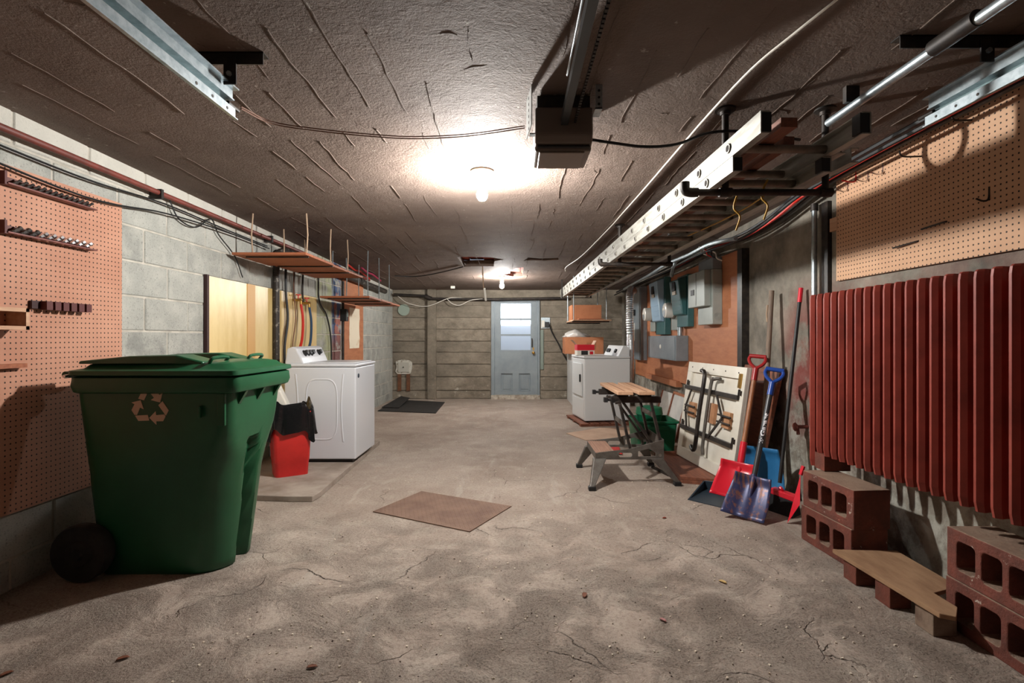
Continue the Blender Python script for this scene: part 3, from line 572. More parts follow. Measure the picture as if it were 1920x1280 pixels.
def green_bin():
    x0, x1, y0, y1 = -2.30, -1.42, 2.60, 3.25; cx, cy = (x0 + x1) / 2, (y0 + y1) / 2
    t = thing('wheeled_bin', 'large green wheeled recycling bin by the left pegboard', 'bin', (cx, cy, 0), math.radians(0))
    def ring(z):
        k = z / 1.04; a0 = -2.20 * (1 - k) + -2.27 * k; a1 = -1.545 * (1 - k) + -1.455 * k; b0 = 2.70 * (1 - k) + 2.625 * k; b1 = 3.12 * (1 - k) + 3.225 * k
        r = .17 if z < .55 else max(.055, .17 - (z - .55) * .55); pts = []; rl = .05
        for ccx, ccy, a_, q_ in ((a1 - r, b1 - r, 0, r), (a0 + rl, b1 - rl, PI / 2, rl), (a0 + rl, b0 + rl, PI, rl), (a1 - r, b0 + r, 1.5 * PI, r)):
            pts += [(ccx + q_ * math.cos(a_ + PI / 2 * i / 7), ccy + q_ * math.sin(a_ + PI / 2 * i / 7)) for i in range(8)]
        # resample to a fixed dense outline, then press the front groove
        out = []
        L = [0]
        for i in range(len(pts)): p, q = pts[i], pts[(i + 1) % len(pts)]; L.append(L[-1] + math.hypot(q[0] - p[0], q[1] - p[1]))
        N = 200
        for n in range(N):
            s = L[-1] * n / N; i = max(j for j in range(len(pts)) if L[j] <= s); f = (s - L[i]) / max(L[i + 1] - L[i], 1e-6); p, q = pts[i], pts[(i + 1) % len(pts)]
            x, y = p[0] + (q[0] - p[0]) * f, p[1] + (q[1] - p[1]) * f
            if x > a1 - .03 and z < .70:                           # lift groove
                d = abs(y - (b0 + b1) / 2 + .01); g = max(0, min(1, (.062 - d) / .015)); g *= min(1, (.70 - z) / .04); x -= .06 * g
            out.append((x, y, z))
        return out
    zs = [0, .012, .05, .2, .35, .5, .6, .64, .66, .68, .70, .74, .8, .9, 1.0, 1.035]
    rg = [ring(z) for z in zs]; rg[0] = [(cx - .05 + (p[0] - cx + .05) * .97, cy - .02 + (p[1] - cy + .02) * .97, 0) for p in rg[0]]
    inner = [(cx + (p[0] - cx) * .965, cy + (p[1] - cy) * .955, 1.035) for p in rg[-1]]; deep = [(cx + (p[0] - cx) * .7, cy + (p[1] - cy) * .7, .4) for p in rg[-1]]
    body = MB().loft(rg + [inner, deep]).build('body', GREEN, t, smooth=True)
    R = lambda gx, z, r=.05: [(u, v, z) for u, v in rrect(x0 - gx + .03, y0 - gx, x1 + gx, y1 + gx, r, 5)]
    MB().loft([R(-.012, .965), R(.0, .972), R(.008, 1.0), R(.004, 1.045), R(-.01, 1.052), R(-.05, 1.05)]).build('rim', GREEN, t, smooth=True)
    lid = MB().loft([R(.002, 1.055), R(.014, 1.06), R(.012, 1.082), R(-.03, 1.092), R(-.05, 1.112), R(-.09, 1.122), R(-.2, 1.128)]).build('lid', GREEN, t, smooth=True)
    for dy in (-.19, .19):                                          # raised lid mouldings with grips
        A = [(x0 + .12, .17), (x0 + .22, .09), (x1 - .24, .075), (x1 - .14, .055)]
        yy = cy + dy
        MB().loft([[(x0 + .05, yy - .1, 1.115), (x0 + .05, yy + .1, 1.115), (x0 + .05, yy + .09, 1.13), (x0 + .05, yy - .09, 1.13)],
                   [(x0 + .3, yy - .1, 1.115), (x0 + .3, yy + .1, 1.115), (x0 + .3, yy + .08, 1.155), (x0 + .3, yy - .08, 1.155)],
                   [(x1 - .34, yy - .09, 1.115), (x1 - .34, yy + .09, 1.115), (x1 - .34, yy + .075, 1.16), (x1 - .34, yy - .075, 1.16)],
                   [(x1 - .2, yy - .08, 1.112), (x1 - .2, yy + .08, 1.112), (x1 - .2, yy + .07, 1.125), (x1 - .2, yy - .07, 1.125)]]).build('moulding', GREEN, lid, bevel=.012)
        MB().tube(smoothpts([(x1 - .17, yy - .07, 1.115), (x1 - .15, yy - .065, 1.145), (x1 - .15, yy + .065, 1.145), (x1 - .17, yy + .07, 1.115)]), .009, 8).build('grip', GREEN, lid, smooth=True)
    for yy in (y0 + .13, cy, y1 - .13):                             # stiffening brackets below the rim
        MB().hexa([(x1 - .05, yy - .012, .9), (x1 - .045, yy - .012, .9), (x1 - .045, yy + .012, .9), (x1 - .05, yy + .012, .9)], [(x1 - .05, yy - .012, .97), (x1 - .004, yy - .012, .97), (x1 - .004, yy + .012, .97), (x1 - .05, yy + .012, .97)]).build('rim_rib', GREEN, body)
    MB().box(x1 - .10, y0 + .012, .80, x1 - .06, y0 + .03, .965).box(x1 - .2, y0 + .013, .84, x1 - .185, y0 + .03, .90).build('side_rib', GREEN, body, bevel=.004)
    MB().cyl((x0 + .0, y0 + .02, 1.06), (x0 + .0, y1 - .02, 1.06), .018).build('hinge_bar', GREEN, t, smooth=True)
    MB().cyl((x0 + .02, y0 - .012, 1.055), (x0 + .02, y0 + .01, 1.055), .008, 10).build('hinge_pin', CHROME, t)
    for y in (y0 + .0, y1 - .08):
        wl = MB().lathe([(0, 0), (.06, 0), (.07, .012), (.115, .012), (.14, .004), (.146, .02), (.146, .06), (.14, .075), (0, .075)], (-2.225, y, .146), (0, 1, 0), 32).build('wheel', RUBBER, t, smooth=True)
        MB().lathe([(0, -.012), (.025, -.012), (.03, 0), (0, 0)], (-2.225, y, .146), (0, 1, 0), 16).build('hub_cap', BLACK, wl, smooth=True)
    MB().cyl((-2.225, y0 + .05, .146), (-2.225, y1 - .05, .146), .012).build('axle', IRON, t)
    # recycling mark, three folded arrows
    m = V((-1.875, 0, .895)); S = .088; polys = [[(-.66, .30), (-.36, .86), (.0, .86), (-.33, .20)], [(.06, .86), (.38, .86), (.58, .52), (.76, .62), (.60, .08), (.07, .22), (.26, .35), (-.02, .74)]]
    for k in range(3):
        a = -2 * PI / 3 * k; mb = MB()
        for pl in polys:
            q = [((u * math.cos(a) - (v + .18) * math.sin(a)), (u * math.sin(a) + (v + .18) * math.cos(a))) for u, v in pl]
            def on(u, v, tt):
                z = m.z + v * S; yy = 2.70 * (1 - z / 1.04) + 2.625 * z / 1.04; return (m.x + u * S, yy - .0035 + tt, z)
            mb.plate(q, [], on, .003)
        mb.build('recycling_arrow', BEIGE, body)
green_bin()

# ================================================================== BACK WALL
def back_things():
    c = pt(757, 581, YB - .02); r = 11 * YB / F
    tag(MB().lathe([(0, 0), (r, 0), (r, .015), (r * .92, .025), (0, .025)], c, (0, -1, 0), 28).build('round_vent', GDISC, smooth=True), 'pale green round vent cover high on the back wall', 'vent')
    c = pt(757, 688, YB - .02)
    t = thing('wall_hatch', 'small white-smeared service hatch low on the back wall', 'hatch', c)
    n = 16; ou = [(c.x + .17 * math.copysign(abs(math.cos(a)) ** .4, math.cos(a)) * random.uniform(.85, 1.05), c.z + .15 * math.copysign(abs(math.sin(a)) ** .4, math.sin(a)) * random.uniform(.85, 1.05)) for a in [2 * PI * k / n for k in range(n)]]
    MB().plate(ou, [], lambda u, v, tt: (u, YB - .035 + tt, v), .03).build('plaster_collar', BOXW, t); MB().box(c.x - .11, YB - .055, c.z - .1, c.x + .11, YB - .03, c.z + .1).build('cover', mat('grey_cover', srgb(186, 182, 170), .6), t, bevel=.004)
    MB().cyl((c.x, YB - .07, c.z), (c.x, YB - .05, c.z), .012).build('bolt', IRON, t)
    for k, dx in enumerate((-.12, .06)): tag(MB().box(c.x + dx, YB - .045, .16, c.x + dx + .07, YB - .01, c.z - .14).build('stained_post', STAIN), ('left' if k == 0 else 'right') + ' rust-brown stained strip under the service hatch', 'wood strip')
    p = [pt(738, 552, YB - .15), pt(800, 555, YB - .15), pt(806, 560, YB - .15), pt(920, 561, YB - .15), pt(1062, 559, YB - .15)]
    t = thing('wall_pipe', 'dark horizontal pipe running along the top of the back wall', 'pipe', p[0]); MB().tube(p, .028, 10).build('pipe_run', IRON, t, smooth=True); MB().cyl(p[1] - V((.03, 0, 0)), p[2] + V((.03, 0, 0)), .042).build('coupling', IRON, t, smooth=True)
    # junction plate + cord right of the door
    a = pt(1022, 608, YB - .02)
    t = thing('switch_box', 'old white switch box on a metal plate right of the door', 'switch', a)
    MB().box(a.x - .08, YB - .03, a.z - .08, a.x + .1, YB - .0, a.z + .14).build('back_plate', GALV, t); MB().box(a.x - .075, YB - .08, a.z - .06, a.x - .01, YB - .03, a.z + .08).build('switch_body', WHITE, t, bevel=.005); MB().box(a.x - .01, YB - .1, a.z - .06, a.x + .08, YB - .03, a.z + .05).build('plug', BLACK, t, bevel=.005)
    cable('cable', [a + V((.08, -.07, 0)), pt(1035, 623, YB - .06), pt(1047, 645, YB - .06), pt(1056, 664, YB - .08), pt(1066, 680, YB - .1)], .012, BLACK, 'black power cord from the switch to the appliances')
    tag(MB().box(pt(1013.2, 0, YB).x, YB - .035, pt(0, 692, YB).z, pt(1019, 0, YB).x, YB - .019, pt(0, 618, YB).z).build('wall_strip', PLATE), 'narrow grey-green strip on the wall beside the door handle', 'strip')
    # mats
    q = [fl(708, 771), fl(817, 775), fl(834, 754.5), fl(746, 750)]
    tag(MB().plate([(p.x, p.y) for p in q], [], lambda u, v, tt: (u, v, tt), .012).build('floor_mat', RUBBER), 'large black rubber mat on the floor at the back left', 'mat')
    q = [fl(716, 764, .013), fl(748, 765, .013), fl(768, 751, .013), fl(752, 749, .013)]
    tag(MB().add([(q[0].x, q[0].y, .014), (q[1].x, q[1].y, .014), (q[2].x, q[2].y, .06), (q[3].x, q[3].y, .075), (q[0].x, q[0].y, .026), (q[1].x, q[1].y, .026), (q[2].x, q[2].y, .072), (q[3].x, q[3].y, .087)], [(0, 1, 2, 3), (7, 6, 5, 4), (0, 4, 5, 1), (1, 5, 6, 2), (2, 6, 7, 3), (3, 7, 4, 0)]).build('floor_mat', RUBBER), 'smaller dark mat lying slanted on the big rubber mat', 'mat')
    # ceiling wires at the back
    a = cl(905, 500); cable('pull_cord', [a, pt(906, 530, a.y), pt(908, 545, a.y)], .008, STRING, 'short cord hanging from the ceiling hole', 'cord'); tag(MB().cyl(pt(908, 540, a.y), pt(911, 564, a.y), .016).build('cord_pull', WHITE), 'white pull handle on the cord under the ceiling hole', 'handle')
    cable('cable', [pt(745, 554, 10.35), pt(765, 568, 10.3), pt(800, 574, 10.3), pt(838, 560, 10.3), pt(855, 558, 10.34), pt(905, 561, 10.34)], .007, WIREW, 'white wire sagging in front of the back wall')
    cable('cable', [pt(838, 560, 10.33), pt(848, 569, 10.3), pt(862, 572, 10.3), pt(882, 563, 10.32), pt(905, 560, 10.33)], .007, WIREW, 'second white wire loop by the hanging cord')
    cable('cable', [cl(868, 500, .012), cl(820, 512, .02), cl(780, 518, .02), cl(740, 517, .02)], .008, BLACK, 'dark wire strung under the ceiling from the broken hole')
    t = thing('clamp', 'small white clip on the ceiling before the back wall', 'clip', cl(849, 540)); P = cl(849, 536); MB().box(P.x - .04, P.y - .03, P.z - .05, P.x + .04, P.y + .03, P.z).build('clip_body', WHITE, t, bevel=.006)
back_things()

# ================================================================== CEILING GEAR
def door_track(X, yend, s, label, bx0, bx1, by, strapx, zz=.905):
    zl = H + zz
    t = thing('door_track', label, 'track', (X, yend, zl), 0, 'garage door tracks')
    ex = lambda P, e=0: MB().loft([[(X + s * u, y, zl + v) for u, v in P] for y in (-.5, yend - e)])
    ex([(0, 0), (.014, 0), (.014, .004), (.003, .004), (.003, .046), (-.028, .046), (-.028, .043), (0, .043)]).build('lower_flange', GALV, t)
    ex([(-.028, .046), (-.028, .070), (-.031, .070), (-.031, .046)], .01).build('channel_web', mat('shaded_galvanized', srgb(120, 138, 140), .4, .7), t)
    ex([(-.028, .070), (.010, .070), (.010, .076), (.003, .076), (.003, .112), (.03, .112), (.03, .118), (0, .118), (0, .073), (-.028, .073)], .02).build('upper_flange', GALV, t)
    for k in range(3): MB().cyl((X + s * .001, yend - .06 - .1 * k, zl + .025), (X + s * .0045, yend - .06 - .1 * k, zl + .025), .006, 8).build('rivet', IRON, t)
    MB().cyl((X - s * .012, yend - .03, zl + .06), (X - s * .012, yend + .05, zl + .06), .008).build('stop_bolt', IRON, t)
    zb = zc(by)
    MB().box(bx0, by - .025, zb - .004, bx1, by + .025, zb).box(bx0, by - .025, zb - .05, bx1, by - .02, zb).build('ceiling_angle', STEELD, t)
    MB().box(strapx - .025, by - .03, zl + .1, strapx + .025, by - .024, zb - .02).build('strap', STEELD, t)
    MB().cyl((strapx, by - .04, zl + .14), (strapx, by - .015, zl + .14), .01, 6).build('bolt', GALV, t)
door_track(-1.165, 2.13, 1, 'galvanized garage door track at upper left of the ceiling', -1.29, -1.0, 2.06, -1.13)
door_track(1.83, 2.28, -1, 'galvanized garage door track above the tan pegboard', 1.45, 1.98, 1.95, 1.775, .935)
def opener():
    x0, x1, y0, y1, z0, z1 = .095, .36, 2.35, 2.64, 2.125, 2.31
    t = thing('garage_opener', 'brown-grey garage door opener hanging from the ceiling', 'garage opener', ((x0 + x1) / 2, y0, z0))
    prof = [(y0, z1), (y0, z0 + .06), (y0 + .025, z0 + .025), (y0 + .05, z0 + .018), (y0 + .05, z0), (y1, z0 - .0), (y1 + .05, z0 + .03), (y1 + .05, z1)]
    MB().loft([[(x0, y, z) for y, z in prof], [(x1, y, z) for y, z in prof]]).build('housing', OPENB, t, bevel=.014)
    MB().box(x0 + .02, y0 + .055, z0 - .008, x1 - .03, y1 - .01, z0 + .002).build('light_cover', mat('opener_lens', srgb(122, 106, 94), .4), t, bevel=.01)
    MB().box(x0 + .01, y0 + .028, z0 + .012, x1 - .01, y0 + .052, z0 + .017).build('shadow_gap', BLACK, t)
    a_, b_ = V((.076, 2.28, 0)), V((.058, 2.45, 0)); nn = V((-(b_ - a_).y, (b_ - a_).x, 0)).normalized() * .002; zt = zc(2.45) - .001
    sp = MB().hexa([p + V((0, 0, 2.2)) for p in (a_ - nn, b_ - nn, b_ + nn, a_ + nn)], [p + V((0, 0, zt)) for p in (a_ - nn, b_ - nn, b_ + nn, a_ + nn)]).build('strap', mat('zinc_strap', srgb(196, 198, 196), .5, .1), t)
    for k in range(6):
        c_ = (a_ + b_) / 2 + V((0, 0, 2.215 + .028 * k)); MB().cyl(c_, c_ + nn * 1.6, .007, 8).build('hole', BLACK, sp)
    MB().box(.07, 2.39, 2.2, .105, 2.42, 2.206).build('strap_foot', GALV, t)
    for x, dz in ((x1 + .002, .06),):
        s = MB().box(x, y0 - .06, z0 + .09 + dz, x + .03, y0 - .055, zc(2.3)).build('strap', GALV, t)
        for k in range(6):
            zz = z0 + .11 + dz + k * .03
            if zz < zc(2.3) - .01: MB().cyl((x + .015, y0 - .0615, zz), (x + .015, y0 - .0595, zz), .006, 8).build('hole', BLACK, s)
        MB().box(x, y0 - .06, z0 + .09 + dz, x + .03, y0 + .03, z0 + .095 + dz).build('strap_foot', GALV, t)
    MB().box(.212, -.6, 2.225, .244, y0 + .05, 2.265).build('rail', mat('rail_steel', srgb(70, 74, 76), .35, .7), t)
    ch = MB()
    for k in range(60): y = .9 + k * .0245; ch.box(.272, y, 2.235, .282, y + .016, 2.247)
    ch.build('chain', IRON, t)
    MB().cyl((.20, .2, 2.25), (.20, 1.95, 2.25), .004).build('cable_run', GALV, t)
    MB().box(.105, y0 + .03, z1 - .002, .35, y1 + .03, zc(2.64) - .002).build('mount_bracket', IRON, t)
    cable('cable', [pt(1110, 262, 2.5), pt(1150, 268, 2.5), pt(1210, 275, 2.5), pt(1270, 270, 2.5), pt(1330, 249, 2.5), pt(1400, 247, 2.5), pt(1500, 262, 2.6)], .007, BLACK, 'black power cord from the opener to the ladder')
    for k, d in enumerate((0, 4)): cable('cable', [pt(452, 200 + d, 2.2), pt(510, 228 + d, 2.4), pt(600, 242 + d, 2.5), pt(700, 252 + d, 2.5), pt(780, 256 + d, 2.5), pt(880, 251 + d, 2.45), pt(984, 236 + d, 2.4)], .003, COPPER, ('upper' if k == 0 else 'lower') + ' thin brown wire sagging from track to opener')
    cable('cable', [cl(1578, -8, .01), cl(1490, 62, .01), cl(1408, 130, .01), cl(1326, 217, .01), cl(1274, 277, .01), cl(1214, 347, .01), cl(1167, 400, .01), cl(1140, 430, .012), cl(1090, 480, .014), cl(1062, 500, .02), pt(1060, 508, 7.5)], .005, WIREW, 'white cable stapled along the ceiling left of the ladder')
opener()

def ladders():
    A, B = V((.985, 2.05, H + .865)), V((.832, 9.4, H + .83)); Wd = .45
    def section(a, b, width, h, label, m):
        t = thing('ladder', label, 'ladder', a, 0, 'extension ladder sections'); d = (b - a).normalized(); rt = V((1, 0, 0)) - d * d.x; rt.normalize(); up = rt.cross(d)
        for s in (0, 1):
            o = a + rt * (width * s); e = b + rt * (width * s); k = 1 if s == 0 else -1
            P = [(0, -h / 2), (.036 * k, -h / 2), (.036 * k, -h / 2 + .005), (.005 * k, -h / 2 + .005), (.005 * k, h / 2 - .005), (.036 * k, h / 2 - .005), (.036 * k, h / 2), (0, h / 2)]
            rl = MB().loft([[p + rt * u + up * v for u, v in P] for p in (o, e)]).build('rail', m, t)
            MB().loft([[p + rt * u + up * v for u, v in ((.006 * k, -h / 2 + .006), (.045 * k, -h / 2 + .006), (.045 * k, h / 2 - .004), (.006 * k, h / 2 - .004))] for p in (o + d * .002, o + d * .05)]).build('end_cap', BLACK, rl)
        n = int((b - a).length / .352)
        for i in range(n):
            p = a + d * (.29 + .352 * i)
            if p.y > b.y - .08: break
            q0, q1 = p - rt * .004, p + rt * (width + .004)
            MB().cyl(q0, q1, .019, 10).build('rung', ALUD, t, smooth=True)
            for q, s in ((q0, -1), (q1, 1)): MB().lathe([(0, 0), (.023, 0), (.022, .003), (0, .003)], q - rt * s * .0, rt * s, 12).build('rung_ferrule', m, t); 
            for q, s in ((q0, -1), (q1, 1)): MB().lathe([(0, .002), (.015, .002), (.015, .0045), (0, .0045)], q, rt * s, 12).build('rung_socket', DARK, t)
        return t
    section(A, B, Wd, .09, 'upper aluminium ladder section hung under the ceiling', ALU)
    d = (B - A).normalized(); a2 = A + d * .25 + V((.0, 0, -.082)); section(a2, a2 + d * 6.95, Wd - .0, .07, 'lower aluminium ladder section beneath the other one', ALU)
    # hangers of iron pipe
    def hanger(Y, xl, xr, za, drop_l, label):
        t = thing('pipe_hanger', label, 'hanger', (xl, Y, za), 0, 'iron pipe hangers'); r = .0165
        for x in (drop_l, xr):
            z = zc(Y)
            MB().cyl((x, Y, za), (x, Y, z), r, 12).build('drop_pipe', IRON, t, smooth=True)
            MB().lathe([(0, 0), (.05, 0), (.05, .008), (.026, .014), (.024, .03), (0, .03)], (x, Y, z), (0, 0, -1), 18).build('ceiling_flange', IRON, t, smooth=True)
            MB().cyl((x, Y, za + .1), (x, Y, za + .15), r * 1.35, 10).build('pipe_coupling', IRON, t, smooth=True); MB().cyl((x - .03, Y, za), (x + .03, Y, za), r * 1.4, 10).build('pipe_tee', IRON, t, smooth=True)
        MB().cyl((xl, Y, za), (xr, Y, za), r, 12).build('arm', IRON, t, smooth=True)
        MB().tube(smoothpts([(xl + .05, Y, za), (xl + .01, Y, za), (xl - .012, Y, za + .012), (xl - .014, Y, za + .05)], 4), r * 1.4, 10).build('elbow', IRON, t, smooth=True)
    lz = lambda Y: (A + (B - A) * ((Y - A.y) / (B.y - A.y)))
    hanger(2.53, lz(2.53).x - .12, lz(2.53).x + .56, lz(2.53).z - .145, lz(2.53).x + .066, 'iron pipe hanger holding the near end of the ladder')
    hanger(4.92, lz(4.92).x - .09, lz(4.92).x + .56, lz(4.92).z - .145, lz(4.92).x + .085, 'iron pipe hanger at the middle of the ladder')
    q = lz(8.9); t = thing('ladder_strap', 'thin black strap hanger holding the far end of the ladder', 'hanger', (q.x, 8.9, q.z - .14), 0, 'iron pipe hangers')
    MB().bar((q.x - .02, 8.9, q.z - .14), (q.x - .02, 8.9, zc(8.9)), .025, .012, (0, 1, 0)).build('drop_bar', IRON, t); MB().bar((q.x - .02, 8.9, q.z - .138), (q.x + .5, 8.9, q.z - .138), .025, .012).build('arm', IRON, t); MB().bar((q.x + .48, 8.9, q.z - .14), (q.x + .48, 8.9, zc(8.9)), .025, .012, (0, 1, 0)).build('drop_bar', IRON, t)
    # timber lengths and extra channels stored on top
    for k, (dx, ya, yb, w_, m, lab) in enumerate(((.17, 2.15, 4.6, .07, BROWNW, 'brown timber length lying on top of the ladder'), (.28, 2.35, 5.2, .05, BROWNW, 'thin dark timber beside the brown one on the ladder'))):
        tag(MB().bar(lz(ya) + V((dx, 0, .04)), lz(yb) + V((dx, 0, .04)), w_, .04).build('timber', m), lab, 'timber')
    for k, (dx, ya, lab) in enumerate(((.46, 2.30, 'white metal channel stored beyond the ladder rail'), (.60, 2.42, 'second white metal channel beside the ladder'))):
        a, b = lz(ya) + V((dx + .01, 0, -.0)), lz(8.2) + V((dx, 0, -.0)); d_ = (b - a).normalized()
        tag(MB().loft([[p + V((u, 0, v)) for u, v in ((0, -.035), (.04, -.035), (.04, -.03), (.005, -.03), (.005, .03), (.04, .03), (.04, .035), (0, .035))] for p in (a, b)]).build('metal_channel', ALU), lab, 'channel', 'channels beside the ladder')
    # a coil of cable hanging between ladder and wall
    c = V((1.724, 2.754, H + .978)); nrm = (V((-.22, 3.41, H + .95)) - c).normalized(); u = nrm.orthogonal().normalized(); v = nrm.cross(u)
    t = MB()
    pts = [c + (u * math.cos(a) + v * math.sin(a)) * (.095 + .01 * math.sin(a * .37)) + nrm * .004 * a / 3 for a in [2 * PI * k / 24 for k in range(24 * 3)]]
    tag(t.tube(pts, .008, 6).build('cable_coil', BLACK, smooth=True), 'coil of dark cable hung between ladder and tan pegboard', 'cable coil')
    for k, (px, py, lab) in enumerate(((1432, 352, 'yellow cord knotted around the pipe arm'), (1380, 372, 'yellow cord end dangling under the ladder'))):
        a = pt(px, py, 2.56); cable('cord', [a + V((.02, 0, .04)), a, a + V((-.01, 0, -.05)), a + V((.02, 0, -.09)), a + V((.0, 0, -.16))], .005, YEL, lab, 'cord')
    cable('cord', [pt(1432, 368, 2.6), pt(1395, 392, 2.9), pt(1340, 420, 3.4), pt(1290, 442, 3.9)], .004, YEL, 'yellow cord stretched along the underside of the ladder', 'cord')
ladders()

def right_ceiling():
    X, Z = 1.52, H + 1.05
    t = thing('gas_pipe', 'grey galvanized pipe with coupling under the ceiling at right', 'pipe', (X, 1, Z))
    MB().cyl((X, .3, Z), (X, 2.48, Z - .01), .019, 14).build('pipe_run', GALV, t, smooth=True); MB().cyl((X, 1.68, Z), (X, 1.86, Z), .029, 14).build('coupling', IRON, t, smooth=True)
    for y in (1.2, 2.3): MB().box(X - .03, y, Z + .01, X + .03, y + .025, zc(y)).build('pipe_clip', IRON, t)
    rX = 2.08
    def run(dz, dx, r, m, lab):
        cable('cable', [(rX + dx, .5, H + 1.06 + dz), (rX + dx, 2.0, H + 1.06 + dz), (rX + dx, 3.0, H + 1.05 + dz), (rX + dx, 3.6, H + 1.02 + dz), (rX + dx, 4.15, H + .93 + dz), (rX + dx, 4.7, H + .90 + dz), (rX + dx, 5.6, H + .93 + dz), (rX + dx, 6.7, H + .90 + dz), (rX + dx, 8.2, H + .9 + dz), (rX + dx, 10.2, H + .88 + dz)], r, m, lab)
    run(0, -.02, .009, REDC, 'bright red cable running high along the right wall'); run(.03, .03, .008, REDC, 'second red cable close to the wall above the panels')
    run(.025, -.05, .014, BLACK, 'thick black cable running high along the right wall'); run(-.03, -.09, .012, BLACK, 'black cable below the red ones on the right wall')
    run(.03, .07, .018, IRON, 'dark iron conduit along the top of the right wall')
    cable('cable', [wx(1380, 447, 1.93), wx(1330, 458, 1.93), wx(1290, 478, 1.93), wx(1250, 495, 1.93), wx(1215, 517, 1.93), wx(1170, 542, 1.94)], .02, GALV, 'silver armoured cable curving above the meter boxes')
    cable('cable', [wx(1268, 488, 1.975), wx(1263, 500, 1.975), wx(1259, 518, 1.975)], .024, GALV, 'short silver flexible conduit dropping to the switch box')
    for k in range(4): a = wx(1315 + 9 * k, 466 + 3 * k, 1.99); cable('wire', [a + V((-.0, .06, .03)), a + V((-.015, .02, .02)), a, a + V((.0, -.03, -.05)), a + V((.05, -.03, -.075))], .007, (WIREW, REDC, NAVY, WIREW)[k], ('white wire tail above the top grey box, leftmost', 'red wire tail above the top grey box', 'navy wire tail above the top grey box', 'white wire tail above the top grey box, nearest')[k], 'wire')
    # conduit by the radiator, dark strip, valve
    p = wx(1527, 390, 2.15); t = thing('conduit', 'grey upright conduit between broom and tan pegboard', 'pipe', (p.x, p.y, 1.2)); MB().cyl((p.x, p.y, 1.2), (p.x, p.y, p.z), .019, 12).build('pipe_run', GALV, t, smooth=True); MB().cyl((p.x, p.y, p.z - .02), (p.x, p.y, p.z + .03), .026).build('coupling', IRON, t, smooth=True)
    tag(MB().box(2.17, 3.55, 1.3, 2.199, 3.62, 2.2).build('wall_strip', STEELD), 'dark upright batten at the end of the tan pegboard', 'batten')
    v = wx(1500, 800, 2.14); t = thing('wall_valve', 'red-brown hose valve on wall beside the radiator', 'valve', v); MB().cyl(v + V((.06, 0, 0)), v + V((-.03, 0, 0)), .014).cyl(v + V((-.02, 0, 0)), v + V((-.03, -.03, -.05)), .012).build('valve_body', REDPIPE, t, smooth=True); MB().lathe([(.0, 0), (.03, 0), (.034, .006), (.03, .012), (0, .012)], v + V((-.03, 0, .0)), (-1, 0, 0), 8).build('hand_wheel', REDPIPE, t)
right_ceiling()

